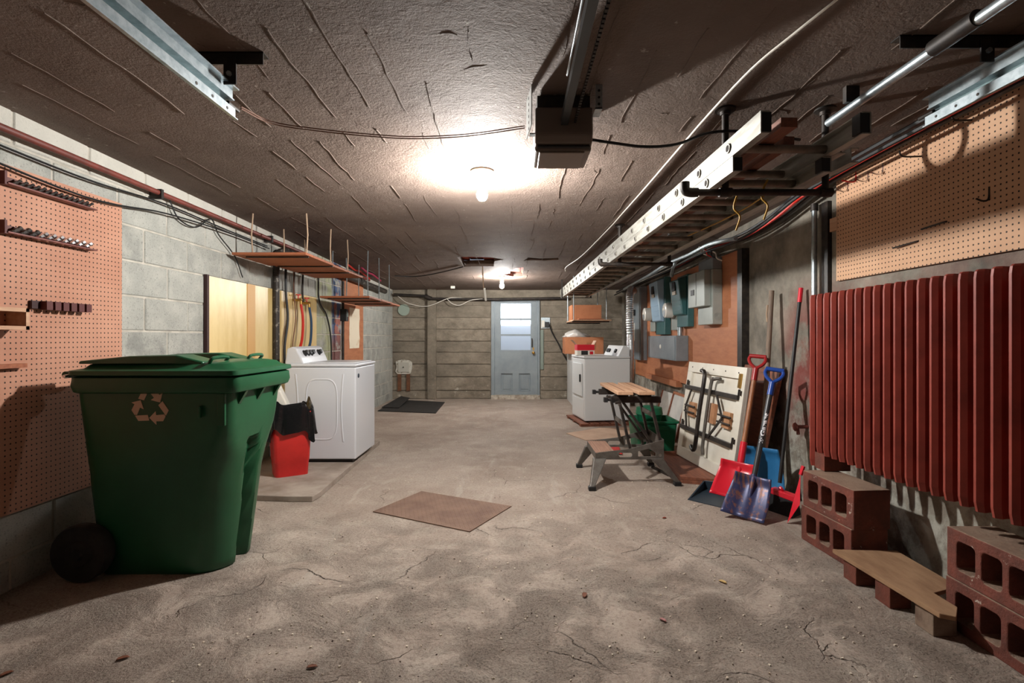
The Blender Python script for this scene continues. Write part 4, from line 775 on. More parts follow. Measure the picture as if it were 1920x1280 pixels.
# ================================================================== ELECTRICAL WALL
def electrics():
    tag(MB().box(2.16, 4.92, .665, 2.199, 6.7, 2.1).build('wall_board', PLYO, bevel=.003), 'near orange plywood sheet carrying the grey electrical boxes', 'board')
    tag(MB().box(2.17, 6.71, .60, 2.199, 9.2, 2.1).build('wall_board', PLYO, bevel=.003), 'far orange plywood sheet behind the meters and tall box', 'board')
    tag(MB().box(2.12, 6.72, .60, 2.17, 8.3, .68).build('wall_rail', PLYO), 'orange timber rail below the slate box', 'rail')
    tag(MB().box(2.13, 4.8, .665, 2.199, 4.9, 2.09).build('wall_post', STEELD), 'black upright post at the near edge of the plywood', 'post')
    def enc(name, x, y0, y1, z0, z1, m, label, cat='electrical box'):
        t = thing(name, label, cat, (2.15, y0, z0)); MB().box(x, y0, z0, 2.159 if y0 < 6.7 else 2.169, y1, z1).build('case', m, t, bevel=.006); return t
    t = enc('cable_trough', 2.06, 8.38, 9.05, .88, 2.09, GREYD, 'tall slate-grey steel cable trough beside the foil duct'); MB().box(2.05, 8.40, .90, 2.06, 9.03, 2.07).build('cover', GREYD, t, bevel=.003); q = wx(1188, 586, 2.03); MB().box(2.0, q.y - .06, q.z - .05, 2.05, q.y + .06, q.z + .05).build('knob', BLACK, t, bevel=.01); MB().box(2.046, 8.75, 1.2, 2.05, 8.78, 1.5).build('label_strip', WHITE, t)
    t = enc('panel_box', 2.055, 5.32, 5.74, 1.39, 1.965, GREYE, 'grey breaker panel nearest the plywood edge')
    d = MB().box(1.985, 5.36, 1.585, 2.055, 5.86, 1.965).build('door', GREYE, t, bevel=.006); MB().box(1.978, 5.66, 1.72, 1.985, 5.76, 1.78).build('latch', BLACK, d); MB().box(1.982, 5.60, 1.60, 1.987, 5.604, 1.95).build('seam', IRON, d)
    for k in range(3):
        for j in range(3): MB().tube([(2.085 + .028 * j + .012 * math.cos(a * PI / 5), 5.318, 1.82 - .045 * k + .012 * math.sin(a * PI / 5)) for a in range(11)], .0015, 4).build('knockout', GREYE, t)
    for r in (.016, .028, .04): MB().tube([(2.112 + r * math.cos(a * PI / 10), 5.318, 1.475 + r * math.sin(a * PI / 10)) for a in range(21)], .002, 4).build('knockout_ring', GREYE, t)
    enc('upper_box', 2.06, 5.33, 5.74, 1.968, 2.09, GREYD, 'dark upper box stacked on the grey breaker panel')
    def switch(y0, y1, z0, z1, m, cov, label):
        t = enc('safety_switch', 2.08, y0, y1, z0, z1, m, label, 'switch box')
        h = z1 - z0; c = MB().hexa([(2.08, y0 + .02, z0 + h * .22), (2.08, y1 - .02, z0 + h * .22), (2.02, y1 - .02, z0 + h * .24), (2.02, y0 + .02, z0 + h * .24)], [(2.08, y0 + .02, z1 - .02), (2.08, y1 - .02, z1 - .02), (1.97, y1 - .02, z1 - .06), (1.97, y0 + .02, z1 - .06)]).build('cover', cov, t, bevel=.012)
        f = lambda k: 2.02 - .05 * (k - .24) / .66
        zz = z0 + h * .78; x = f(.78) - .002; MB().box(x - .01, (y0 + y1) / 2 - .06, zz - .05, x + .015, (y0 + y1) / 2 + .06, zz + .06).build('handle', BLACK, c, bevel=.004)
        MB().box(x - .004, (y0 + y1) / 2 - .06, zz - .10, x + .02, (y0 + y1) / 2 + .06, zz - .055).build('label_plate', PORC, c)
        for k in range(3): zz = z0 + h * (.32 + .09 * k); MB().box(f(.32 + .09 * k) - .004, y0 + .05, zz, f(.32) + .01, y1 - .05, zz + .012).build('rib', cov, c)
    switch(6.16, 6.56, 1.385, 2.02, TEAL, TEAL, 'teal green safety switch box nearest the breaker panel'); switch(7.1, 7.55, 1.295, 2.1, TEAL, PALEB, 'safety switch box with a pale blue cover between the meters')
    def meter(Y, z, label, glab):
        t = thing('electric_meter', label, 'meter', (2.16, Y, z), 0, 'electricity meters'); MB().box(2.10, Y - .13, z - .26, 2.159 if Y < 7 else 2.169, Y + .13, z + .24).build('base', GREYE, t, bevel=.005)
        MB().lathe([(0, 0), (.112, 0), (.115, .02), (.105, .03), (0, .03)], (2.10, Y, z), (-1, 0, 0), 28).build('ring', mat('meter_ring', srgb(118, 104, 92), .4, .3), t, smooth=True)
        g = MB().lathe([(0, .02), (.098, .02), (.1, .1), (.096, .125), (.08, .135), (0, .137)], (2.10, Y, z), (-1, 0, 0), 28).build('glass_cover', GLASSM, t, smooth=True)
        MB().box(1.958, Y - .045, z + .0, 1.964, Y + .045, z + .03).build('register', WHITE, g); MB().lathe([(.03, 0), (.05, 0), (.05, .002), (.03, .002)], (1.963, Y, z - .035), (-1, 0, 0), 16).build('dial', GALV, g)
    meter(6.74, 1.61, 'round electricity meter nearer the breaker panel', ''); meter(7.8, 1.605, 'round electricity meter nearer the tall slate trough', '')
    t = enc('junction_box', 2.0, 6.36, 7.68, .96, 1.277, GREYD, 'wide slate steel box under the two meters'); MB().box(1.993, 6.38, .975, 2.0, 7.66, 1.262).build('cover', GREYD, t, bevel=.003); MB().lathe([(0, 0), (.03, 0), (.026, .006), (0, .006)], (1.993, 7.0, 1.13), (-1, 0, 0), 16).build('badge', WHITE, t)
    q = pt(1277, 624, 6.3); MB().cyl((q.x + .05, 6.5, 1.27), (q.x + .05, 6.5, 1.384), .03).build('conduit_nipple', GALV, t, smooth=True)
    # foil duct
    pts = smoothpts([(1.745, 7.72, .4), (1.745, 7.72, .9), (1.74, 7.72, 1.3), (1.73, 7.7, 1.6), (1.735, 7.72, 1.84), (1.79, 7.9, 1.98), (1.90, 8.25, 2.02), (1.98, 8.5, 2.02)], 16); 
    tag(MB().tube(pts, [.058 if k % 2 else .05 for k in range(len(pts))], 18).build('flexible_duct', FOIL, smooth=True), 'crinkled aluminium dryer duct rising behind the dryer', 'duct')
electrics()

def dryer_group():
    A = V((.996, 7.3, .06)); th = math.radians(8)
    t = thing('dryer', 'white clothes dryer on a low brown pallet', 'dryer', A, th)
    b = MB().box(0, 0, 0, .68, .7, .89).build('cabinet', ENAMEL2, t, bevel=.012, local=True)
    MB().box(-.012, -.006, .895, .68, .706, .925).build('top_deck', ENAMEL2, t, bevel=.01, local=True)
    P = [(.5, .92), (.68, .92), (.68, 1.04), (.64, 1.075), (.58, 1.075)]
    c = MB().loft([[(u, .02, v) for u, v in P], [(u, .68, v) for u, v in P]]).build('console', ENAMEL2, t, bevel=.01, local=True)
    for y in (.2, .48, .56): p = V((.535, y, .995)); n = V((-.9, 0, .45)).normalized(); MB().lathe([(0, -.01), (.032, -.01), (.03, .02), (0, .022)], p, n, 14).build('knob', BLACK, c, local=True)
    d = MB().box(-.02, .1, .34, 0, .6, .82).build('door', ENAMEL2, t, bevel=.01, local=True); MB().box(-.04, .13, .55, -.02, .15, .66).build('handle', BLACK, d, local=True); MB().box(-.004, .04, .02, 0, .66, .30).build('kick_panel', ENAMEL2, t, bevel=.003, local=True)
    for x, y in ((.06, .06), (.62, .06), (.06, .64), (.62, .64)): MB().cyl((x, y, -.018), (x, y, .0), .02).build('foot', BLACK, t, local=True)
    p = thing('pallet', 'low brown wooden pallet under the dryer', 'pallet', (.93, 7.18, 0), th)
    for y in (.02, .4, .74): MB().box(0, y, 0, .85, y + .07, .025).build('runner', BROWNW, p, local=True)
    for k in range(6): MB().box(k * .145, 0, .026, k * .145 + .12, .86, .042).build('slat', BROWNW, p, local=True)
    tag(MB().box(1.055, 9.2, 0, 1.76, 10.3, .95).build('freezer', ENAMEL2, bevel=.015), 'white chest appliance in the back corner behind the dryer', 'freezer')
    def carton(x0, y0, z0, x1, y1, z1, label, seamy=True):
        t = thing('cardboard_box', label, 'box', ((x0 + x1) / 2, y0, z0), 0, 'brown cardboard boxes'); MB().box(x0, y0, z0, x1, y1, z1 - .004).build('carton', CARD, t, bevel=.003); xm = (x0 + x1) / 2
        MB().box(x0, y0, z1 - .004, x1, (y0 + y1) / 2 - .003, z1).build('flap', CARD, t); MB().box(x0, (y0 + y1) / 2 + .003, z1 - .004, x1, y1, z1).build('flap', CARD, t)
        return t
    t = carton(.93, 9.45, .952, 1.64, 9.95, 1.262, 'large cardboard box on the white corner appliance'); MB().box(1.33, 9.447, 1.03, 1.5, 9.45, 1.16).build('print_patch', mat('printed_card', srgb(150, 96, 64), .8), t)
    rg = []
    for k, (s, z) in enumerate(((1, 0), (1.02, .02), (.92, .06), (.6, .1), (.3, .12))): rg.append([(1.16 + .24 * s * math.cos(a) * (1 + .15 * math.sin(5 * a + k)), 9.65 + .16 * s * math.sin(a) * (1 + .2 * math.sin(4 * a + k)), 1.264 + z * .75 * (1 + .6 * math.cos(a + 2))) for a in [2 * PI * i / 24 for i in range(24)]])
    tag(MB().loft(rg).build('plastic_bag', PLASTIC_BAG, smooth=True), 'crumpled clear plastic wrap on the large cardboard box', 'plastic bag')
    a = pt(1083, 664, 7.62); z = .987
    t = thing('product_box', 'small open red and white carton on top of the dryer', 'box', (1.05, 7.62, z), math.radians(6))
    MB().box(-.12, 0, 0, .14, .17, .075).build('lower_carton', WHITE, t, local=True); MB().box(-.121, -.001, .075, .141, .171, .16).build('upper_carton', REDS, t, local=True)
    MB().box(-.06, -.003, .01, .04, 0, .07).build('print_patch', BLACK, t, local=True); MB().box(.07, -.003, .015, .12, 0, .06).build('red_patch', REDS, t, local=True)
    MB().hexa([(-.12, 0, .16), (-.116, 0, .16), (-.116, .17, .16), (-.12, .17, .16)], [(-.19, 0, .23), (-.186, 0, .23), (-.186, .17, .23), (-.19, .17, .23)]).build('flap', CARDL, t, local=True); MB().hexa([(.136, 0, .16), (.14, 0, .16), (.14, .17, .16), (.136, .17, .16)], [(.17, 0, .22), (.174, 0, .22), (.174, .17, .22), (.17, .17, .22)]).build('flap', CARDL, t, local=True)
    # hanging shelf in the corner
    z = 1.527; t = thing('hanging_shelf', 'small pale shelf on rods over the dryer corner', 'shelf', (1.27, 8.3, z), 0, 'ceiling-hung shelves')
    MB().box(.95, 8.3, z, 1.57, 9.4, z + .018).build('board', PINE, t, bevel=.002)
    for x, y in ((.975, 8.45), (1.515, 8.45), (.97, 9.36), (1.515, 9.36)): MB().cyl((x, y, z - .02), (x, y, zc(y)), .008, 8).build('rod', GALV, t)
    for y in (8.45, 9.36): MB().bar((.95, y, z - .012), (1.56, y, z - .012), .02, .02).build('cross_bar', IRON, t)
    carton(.985, 8.85, z + .019, 1.50, 9.33, z + .29, 'cardboard box on the rod-hung corner shelf'); tag(MB().box(1.05, 8.36, z + .019, 1.45, 8.8, z + .034).build('wood_panel', SHELF), 'flat brown panel lying on the corner shelf', 'panel')
    cable('cable', [wx(1181, 552, 2.18), wx(1180, 570, 2.185), wx(1178, 620, 2.185), wx(1177, 665, 2.185)], .008, BLACK, 'black cable hanging on the wall beside the corner shelf')
    # flattened carton on the floor
    q = [fl(1062, 813), fl(1098, 826), fl(1175, 822), fl(1212, 806), fl(1190, 802), fl(1125, 803)]
    tag(MB().plate([(p.x, p.y) for p in q], [], lambda u, v, tt: (u, v, tt + .002), .008).build('flattened_carton', CARDL), 'flattened cardboard sheet on the floor before the dryer', 'cardboard')
    tag(MB().hexa([(.93, 5.5, .012), (1.15, 5.45, .012), (1.18, 5.75, .012), (.95, 5.75, .012)], [(.95, 5.52, .035), (1.13, 5.47, .03), (1.16, 5.73, .05), (.97, 5.73, .04)]).build('red_cloth', REDP), 'small flat red item on the floor under the workbench', 'cloth')
dryer_group()

# ================================================================== WORKBENCH, TABLE, CRATE
def workbench():
    t = thing('folding_workbench', 'folding portable workbench with step and wooden jaws', 'workbench', (.98, 4.6, 0))
    for x, xa, xb in ((0, .87, 1.005), (1, 1.05, 1.19)):
        j = MB().box(xa, 4.33, .765, xb, 5.22, .795).build('jaw_board', PINE, t, bevel=.004); MB().box((xa + xb) / 2 - .003, 4.34, .794, (xa + xb) / 2 + .003, 5.2, .7965).build('groove', BROWNW, j)
    for y in (4.42, 5.06): 
        b = MB().box(.83, y - .02, .69, 1.26, y + .02, .745).box(.86, y - .012, .745, .98, y + .012, .765).box(1.06, y - .012, .745, 1.18, y + .012, .765).build('jaw_beam', STEELD, t, bevel=.005)
        MB().cyl((.80, y, .715), (.86, y, .715), .012).box(.77, y - .025, .695, .80, y + .025, .735).build('vise_handle', BLACK, t)
    rail = lambda y: [(0, y)]
    for y in (4.36, 4.86):
        out = [(.69, .215), (1.27, .215), (1.27, .385), (1.2, .365), (.98, .305), (.72, .275), (.69, .265)]
        holes = [[(u + .0, v) for u, v in rrect(.885, .235, 1.0, .272, .017, 3)], [(1.05, .24), (1.2, .24), (1.2, .275), (1.14, .305), (1.05, .285)], rrect(1.225, .24, 1.25, .265, .012, 3)]
        MB().plate(out, holes, lambda u, v, tt: (u, y - .006 + tt, v), .012).build('side_rail', GREYF, t, bevel=.002)
    s = MB().box(.69, 4.366, .258, .86, 4.854, .272).build('step', TREAD, t)
    for k in range(7): MB().box(.705 + k * .021, 4.37, .272, .717 + k * .021, 4.85, .275).build('tread_rib', TREAD, s)
    MB().box(.688, 4.36, .215, .694, 4.86, .27).build('front_rail', GREYF, t); MB().box(1.264, 4.36, .215, 1.27, 4.86, .385).build('rear_rail', GREYF, t)
    for (tx, ty, f) in ((.72, 4.37, fl(1110, 919)), (.72, 4.85, fl(1086, 876)), (1.2, 4.37, fl(1270, 910)), (1.2, 4.85, fl(1220, 873))):
        l = MB(); a = V((tx, ty, .225)); b = V((f.x, f.y, .03))
        l.hexa([b + V((-.02, -.02, 0)), b + V((.02, -.02, 0)), b + V((.02, .02, 0)), b + V((-.02, .02, 0))], [a + V((-.05, -.03, 0)), a + V((.06, -.03, 0)), a + V((.06, .03, 0)), a + V((-.05, .03, 0))])
        l = l.build('leg', GREYF, t, bevel=.006); MB().box(f.x - .03, f.y - .028, 0, f.x + .03, f.y + .028, .035).build('foot', BLACK, l, bevel=.006)
    for y in (4.40, 4.82):
        U = lambda a, b, nm='upright', w_=.038: MB().bar(a, b, .022, w_, (0, 1, 0)).build(nm, STEELD, t, bevel=.003)
        U((.99, y, .30), (.90, y, .70)); U((1.255, y, .34), (1.17, y, .70)); U((.93, y + .02, .70), (1.2, y + .02, .32), 'brace', .025); U((.90, y - .015, .70), (.86, y - .015, .69), 'link', .02)
    for z, x in ((.5, .945), (.58, 1.2)): MB().bar((x, 4.40, z), (x, 4.82, z), .012, .04, (0, 0, 1)).build('cross_bar', GREYF, t)
    MB().cyl((.905, 4.38, .68), (.905, 5.0, .68), .012).build('pivot_bar', CHROME, t)
workbench()

def leaning_table():
    bl, br, tl, tr = V((1.665, 5.24, .06)), V((1.765, 4.15, .06)), V((1.80, 5.27, 1.005)), V((1.875, 4.17, 1.015))
    t = thing('folding_table', 'white folding card table leaning upside-out against the wall', 'table', (1.7, 4.7, .06))
    ex = (br - bl); ez = (tl - bl); nx = ex.cross(ez).normalized()
    if nx.x > 0: nx = -nx                                           # points into the room
    L, Hh = ex.length, ez.length; ex = ex / L; ez = (ez - ex * ez.dot(ex)).normalized()
    q = lambda u, v, d: bl + ex * u + ez * v + nx * d
    def pc(name, m, u0, u1, v0, v1, d0, d1, par=t, bv=.003): return MB().hexa([q(u0, v0, d0), q(u1, v0, d0), q(u1, v0, d1), q(u0, v0, d1)], [q(u0, v1, d0), q(u1, v1, d0), q(u1, v1, d1), q(u0, v1, d1)]).build(name, m, par, bevel=bv)
    pc('top_panel', CREAM, .0, L, 0, Hh, -.03, -.012); w_ = .1
    for a in ((0, L, 0, w_), (0, L, Hh - w_, Hh), (0, w_, w_, Hh - w_), (L - w_, L, w_, Hh - w_)): pc('apron', CREAM, *a, -.012, .012)
    for v in (.30, .70):
        pc('frame_bar', STEELD, .03, L - .05, v - .02, v + .02, .012, .035)
        for u in (.05, L - .06): pc('clip', IRON, u, u + .012, v + .02, v + .07, .012, .03); pc('clip', IRON, u + .025, u + .037, v + .02, v + .06, .012, .03)
    c = L * .46
    MB().tube(smoothpts([q(c - .1, .16, .06), q(c - .02, .14, .075), q(c + .02, .2, .08), q(c + .02, .5, .085), q(c + .02, .80, .08), q(c - .02, .87, .07), q(c - .1, .88, .06)], 6), .019, 10).build('leg', STEELD, t, smooth=True)
    MB().tube(smoothpts([q(c + .22, .83, .03), q(c + .14, .82, .04), q(c + .1, .76, .05), q(c + .1, .25, .05), q(c + .12, .13, .045)], 6), .015, 10).build('leg', GREYF, t, smooth=True)
    for (a, b) in (((.2, .68), (.12, .5)), ((.12, .5), (.2, .32)), ((.72, .68), (.86, .5)), ((.86, .5), (.66, .30))): MB().bar(q(a[0], a[1], .04), q(b[0], b[1], .04), .022, .01, tuple(nx)).build('strut', STEELD, t)
    for u in (.1, L - .32): pc('bracket', IRON, u, u + .22, .515, .53, .03, .045); pc('bracket', IRON, u, u + .22, .455, .47, .03, .045); pc('wood_block', PIECE, u + .05, u + .17, .42, .56, -.01, .02)
    pc('wood_block', PIECE, c + .07, c + .17, .42, .60, -.01, .02); pc('hook_plate', BRASS, L - .08, L - .045, .78, .9, .012, .03)
    for k in range(5): p = q(.1 + k * .22, Hh - .05, .012); MB().lathe([(0, 0), (.007, 0), (.006, .003), (0, .003)], p, nx, 8).build('screw', IRON, t)
    # boards under and around
    o = thing('floor_board', 'brown timber board on the floor under the white table', 'board', (1.6, 4.8, 0)); MB().plate([(1.435, 4.4), (1.80, 4.28), (1.86, 5.5), (1.50, 5.5)], [], lambda u, v, tt: (u, v, tt), .028).build('board', BROWNW, o, bevel=.002); MB().plate([(1.43, 4.41), (1.79, 4.30), (1.84, 5.4), (1.5, 5.4)], [], lambda u, v, tt: (u, v, tt + .029), .026).build('board', BROWNW, o, bevel=.002)
    tag(MB().bar((1.32, 4.92, .011), (1.39, 4.62, .011), .02, .02).build('steel_offcut', IRON), 'dark steel offcut on the floor by the workbench foot', 'offcut')
    tag(MB().bar((2.02, 4.2, .5), (2.17, 4.2, 1.15), .02, 1.0, (0, 1, 0)).build('dark_board', DARK) if False else MB().hexa([(1.93, 4.12, 0), (1.96, 4.12, 0), (1.96, 4.78, 0), (1.93, 4.78, 0)], [(2.15, 4.14, 1.0), (2.18, 4.14, 1.0), (2.18, 4.78, 1.0), (2.15, 4.78, 1.0)]).build('dark_board', BROWNW), 'dark board leaning on the wall behind the white table', 'board')
    # crate
    x0, x1, y0, y1 = 1.33, 1.62, 5.62, 6.1
    t = thing('crate', 'dark green plastic crate behind the workbench', 'crate', ((x0 + x1) / 2 + .1, y0, 0))
    R = lambda s, z, dz=0: [(u, v, z + dz * (v - y0)) for u, v in rrect(x0 + .03 - s, y0 + .03 - s, x1 + .16 + s, y1 - .03 + s, .03, 4)]
    MB().loft([R(-.01, 0), R(.015, .30), R(.035, .31), R(.035, .33), R(.01, .33), R(-.02, .04)]).build('body', CRATE, t, smooth=True)
    for y in (y0 - .004,): MB().box(x0 + .1, y - .01, .24, x0 + .36, y + .01, .28).build('grip', CRATE, t, bevel=.006)
    c = V((1.55, 5.9, .33)); tag(MB().loft([[(c.x + r * math.cos(a), c.y + r * .8 * math.sin(a), z) for a in [2 * PI * k / 20 for k in range(20)]] for r, z in ((.1, .05), (.14, .36), (.155, .375), (.145, .45), (.06, .47))]).build('green_tub', CRATE, smooth=True), 'dark green tub standing inside the crate', 'tub')
    # pictures behind
    def lean(name, y0, y1, x_b, x_t, zt, m, label, th=.02):
        return MB().hexa([(x_b, y0, 0), (x_b + th, y0, 0), (x_b + th, y1, 0), (x_b, y1, 0)], [(x_t, y0, zt), (x_t + th, y0, zt), (x_t + th, y1, zt), (x_t, y1, zt)]).build(name, m)
    tag(lean('wood_panel', 5.75, 6.9, 2.02, 2.14, .53, PLYO, ''), 'orange wooden panel leaning on the wall behind the crate', 'panel')
    t = thing('framed_picture', 'white framed picture leaning on wall behind the workbench', 'picture', (1.95, 6.6, 0))
    MB().hexa([(1.92, 6.15, 0), (1.935, 6.15, 0), (1.935, 7.1, 0), (1.92, 7.1, 0)], [(2.06, 6.15, .52), (2.075, 6.15, .52), (2.075, 7.1, .52), (2.06, 7.1, .52)]).build('picture_sheet', TILEP, t)
    for y in (6.12, 6.62, 7.1): MB().bar((1.915, y, .0), (2.058, y, .53), .02, .03, (0, 1, 0)).build('frame_bar', BROWNW, t)
leaning_table()

# ================================================================== SHOVELS AND BROOM
def frame3(a, b, side):
    d = (b - a).normalized(); s = V(side); s = (s - d * s.dot(d)).normalized(); return d, s, s.cross(d)
def dgrip(t, top, d, s, m, w_=.062, L=.15):                           # d points down the shaft
    P = [top + d * L, top + d * (L * .72), top + d * (L * .45) + s * w_ * .7, top + d * .03 + s * w_, top + s * w_ * .85]
    Q = [top + d * L, top + d * (L * .72), top + d * (L * .45) - s * w_ * .7, top + d * .03 - s * w_, top - s * w_ * .85]
    g = MB().tube(smoothpts(P, 5), .0135, 8).tube(smoothpts(Q, 5), .0135, 8).cyl(top + s * w_, top - s * w_, .0165, 10).cyl(top + d * (L * .68), top + d * (L * 1.35), .0225, 10)
    return g.build('d_grip', m, t, smooth=True)
def blade(t, m, base, d, s, n, W, L, curve, ribs=0, w_top=.85, name='blade'):  # starts at base, runs along d, curls towards n
    NU, NV = 14, 12; vs = []; fs = []
    for j in range(NV + 1):
        v = j / NV; c = base + d * (L * v) + n * (curve * v * v)
        ww = W * (w_top + (1 - w_top) * min(1, v * 1.6))
        for i in range(NU + 1):
            u = i / NU * 2 - 1; e = .035 * abs(u) ** 3
            rb = (.006 * math.cos(u * PI * ribs) if ribs else 0) * min(1, v * 4)
            vs.append(c + s * (u * ww / 2) + n * (e + rb + (.03 * (1 - v * 6) if v < .166 else 0)))
    for j in range(NV):
        for i in range(NU): k = j * (NU + 1) + i; fs.append((k, k + 1, k + NU + 2, k + NU + 1))
    o = MB().add(vs, fs).build(name, m, t, smooth=True); so = o.modifiers.new('solid', 'SOLIDIFY'); so.thickness = .006; return o
def tools():
    # red shovel
    top, bot = pt(1421, 668, 4.12), pt(1388, 872, 3.92)
    t = thing('snow_shovel', 'red snow shovel with wooden shaft and red D-grip', 'shovel', (bot.x, bot.y, 0)); d, s, n = frame3(top, bot, (.8, -.6, 0)); n = n if n.dot(V((-1, -1, 0))) > 0 else -n
    dgrip(t, top, d, s, mat('dark_red_grip', srgb(150, 32, 34), .35)); MB().cyl(top + d * .14, bot - d * .12, .019, 12).build('shaft', ASH, t, smooth=True); MB().cyl(bot - d * .18, bot + d * .08, .026, 12).build('socket', REDS, t, smooth=True)
    blade(t, REDS, bot + V((0, 0, .02)), V((-.25, -.25, -.93)).normalized(), s, n, .30, .28, .12, 0)
    # blue shovel with lettering
    top, bot = pt(1453, 693, 3.86), pt(1414, 893, 3.66)
    t = thing('snow_shovel', 'blue snow shovel with white lettering on its dark shaft', 'shovel', (bot.x, bot.y, 0)); d, s, n = frame3(top, bot, (.85, -.52, 0)); n = n if n.dot(V((-1, -1, 0))) > 0 else -n
    dgrip(t, top, d, s, BLUE); MB().cyl(top + d * .16, bot + d * .12, .019, 12).build('shaft', mat('grey_shaft', srgb(62, 64, 66), .35, .2), t, smooth=True)
    blade(t, BLADEB, bot + V((0, 0, .0)), V((-.36, -.26, -.90)).normalized(), s, n, .28, .306, .09, 3); MB().cyl(bot - d * .01 + n * .012, bot + d * .2 + n * .03, .022, 10, .012).build('socket', BLADEB, t, smooth=True)
    cu = bpy.data.curves.new('txt', 'FONT'); cu.body = 'Garant'; cu.size = .05; cu.resolution_u = 3; cu.offset = .002
    to = bpy.data.objects.new('txt', cu); C.objects.link(to); me = to.to_mesh(); L = .175; r = .0195
    v0 = [v.co.copy() for v in me.vertices]; fs = [tuple(p.vertices) for p in me.polygons]; mx = max(v.x for v in v0); my = max(v.y for v in v0); to.to_mesh_clear(); bpy.data.objects.remove(to)
    st = top + d * .52; fwd = V((-st.x, -st.y, 0)); fwd = (fwd - d * fwd.dot(d)).normalized(); sd = d.cross(fwd)
    if sd.x < 0: sd = -sd
    def on(c): a = (my * .5 - c.y) / my * 1.7; return st - d * (c.x / mx * L) + (fwd * math.cos(a) + sd * math.sin(a)) * r
    MB().add([on(c) for c in v0], fs).build('lettering', BEIGEK, t)
    mk = MB()
    for k in range(2): mk.add([on(V((mx * (-.16 - .1 * k + du), my * dv, 0))) for du, dv in ((0, .1), (.1, .5), (0, .9), (-.05, .9), (.05, .5), (-.05, .1))], [(0, 1, 4, 5), (1, 2, 3, 4)])
    mk.build('emblem', BEIGEK, t)
    # light-blue scoop with weathered handle
    top, bot = pt(1447, 545, 4.2), pt(1430, 850, 4.05)
    t = thing('snow_scoop', 'light blue plastic snow shovel with a weathered pole handle', 'shovel', (bot.x, bot.y, 0)); d, s, n = frame3(top, bot, (.85, -.5, 0)); n = n if n.dot(V((-1, -1, 0))) > 0 else -n
    MB().cyl(top, bot + d * .1, .02, 12).build('shaft', GREYW, t, smooth=True); MB().tube([top + s * -.025 + d * .12, top + s * -.028 + d * .2, top + s * -.02 + d * .26], .006).build('hanging_loop', STRING, t)
    blade(t, BLUEL, pt(1428, 838, 4.02), V((.05, -.02, -1)).normalized(), s, n, .30, .36, .06, 1, .8)
    # push broom
    top, bot = pt(1502, 540, 3.84), pt(1462, 905, 3.68)
    t = thing('push_broom', 'red-headed broom with black bristles and black handle', 'broom', (bot.x, bot.y, 0)); d, s, n = frame3(top, bot, (.8, -.6, 0))
    MB().cyl(top + d * .1, bot, .0135, 12).build('shaft', BLACK, t, smooth=True); MB().cyl(top, top + d * .11, .0165, 12).build('hand_grip', REDS, t, smooth=True)
    a, b = pt(1448, 918, 3.75), pt(1494, 935, 3.58)
    MB().bar(a, b, .06, .045).cyl(bot - V((0, 0, .05)), bot + V((0.02, 0, -.04)), .022).build('head', REDS, t, bevel=.008)
    br = MB(); ax = (b - a)
    br.hexa([V((a.x, a.y, .0)) + V((-.05, -.04, 0)), V((b.x, b.y, 0)) + V((-.05, -.04, 0)), V((b.x, b.y, 0)) + V((.05, .04, 0)), V((a.x, a.y, 0)) + V((.05, .04, 0))], [a + V((-.025, -.02, -.02)), b + V((-.025, -.02, -.02)), b + V((.025, .02, -.02)), a + V((.025, .02, -.02))]); br.build('bristles', BRISTLE, t)
    # red dustpan standing on edge
    q = [pt(1476, 980, 3.45), pt(1500, 945, 3.40), pt(1501, 890, 3.5), pt(1492, 925, 3.55)]; q[0].z = .0; nn = V((-.6, -.8, 0)) * .006
    t = thing('dustpan', 'red dustpan standing on edge beside the broom', 'dustpan', (q[0].x, q[0].y, 0))
    MB().hexa([p - nn for p in q], [p + nn for p in q]).build('pan', REDS, t); MB().bar(q[2], q[2] + V((.02, .0, .06)), .03, .012).build('handle', REDS, t)
    # navy dustpan on the floor
    A, B, Cc, D = fl(1290, 937), fl(1365, 955), fl(1382, 925, .0), fl(1320, 917, .0)
    t = thing('dustpan', 'navy dustpan lying flat on the floor before the shovels', 'dustpan', (A.x, A.y, 0)); up = V((0, 0, 1))
    MB().hexa([A, B, Cc, D], [p + up * .006 for p in (A, B, Cc, D)]).build('pan', NAVY, t)
    MB().hexa([Cc, D, D + (D - A).normalized() * .01, Cc + (Cc - B).normalized() * .01], [Cc + up * .07, D + up * .07, D + up * .07 + (D - A).normalized() * .02, Cc + up * .07 + (Cc - B).normalized() * .02]).build('back_wall', NAVY, t)
    for p, r in ((A, D), (B, Cc)): o = (B - A).normalized() * .006; MB().add([p - o, r - o, r - o + up * .07, p + o, r + o, r + o + up * .07], [(0, 1, 2), (3, 5, 4), (0, 3, 4, 1), (1, 4, 5, 2), (2, 5, 3, 0)]).build('side_wall', NAVY, t)
    m = (Cc + D) / 2 + up * .06; dr = ((Cc + D) / 2 - (A + B) / 2).normalized(); MB().tube([m - dr * .02, m + dr * .03 + up * .01, m + dr * .085 + up * .04], [.018, .015, .018], 8).build('handle', NAVY, t, smooth=True)
tools()

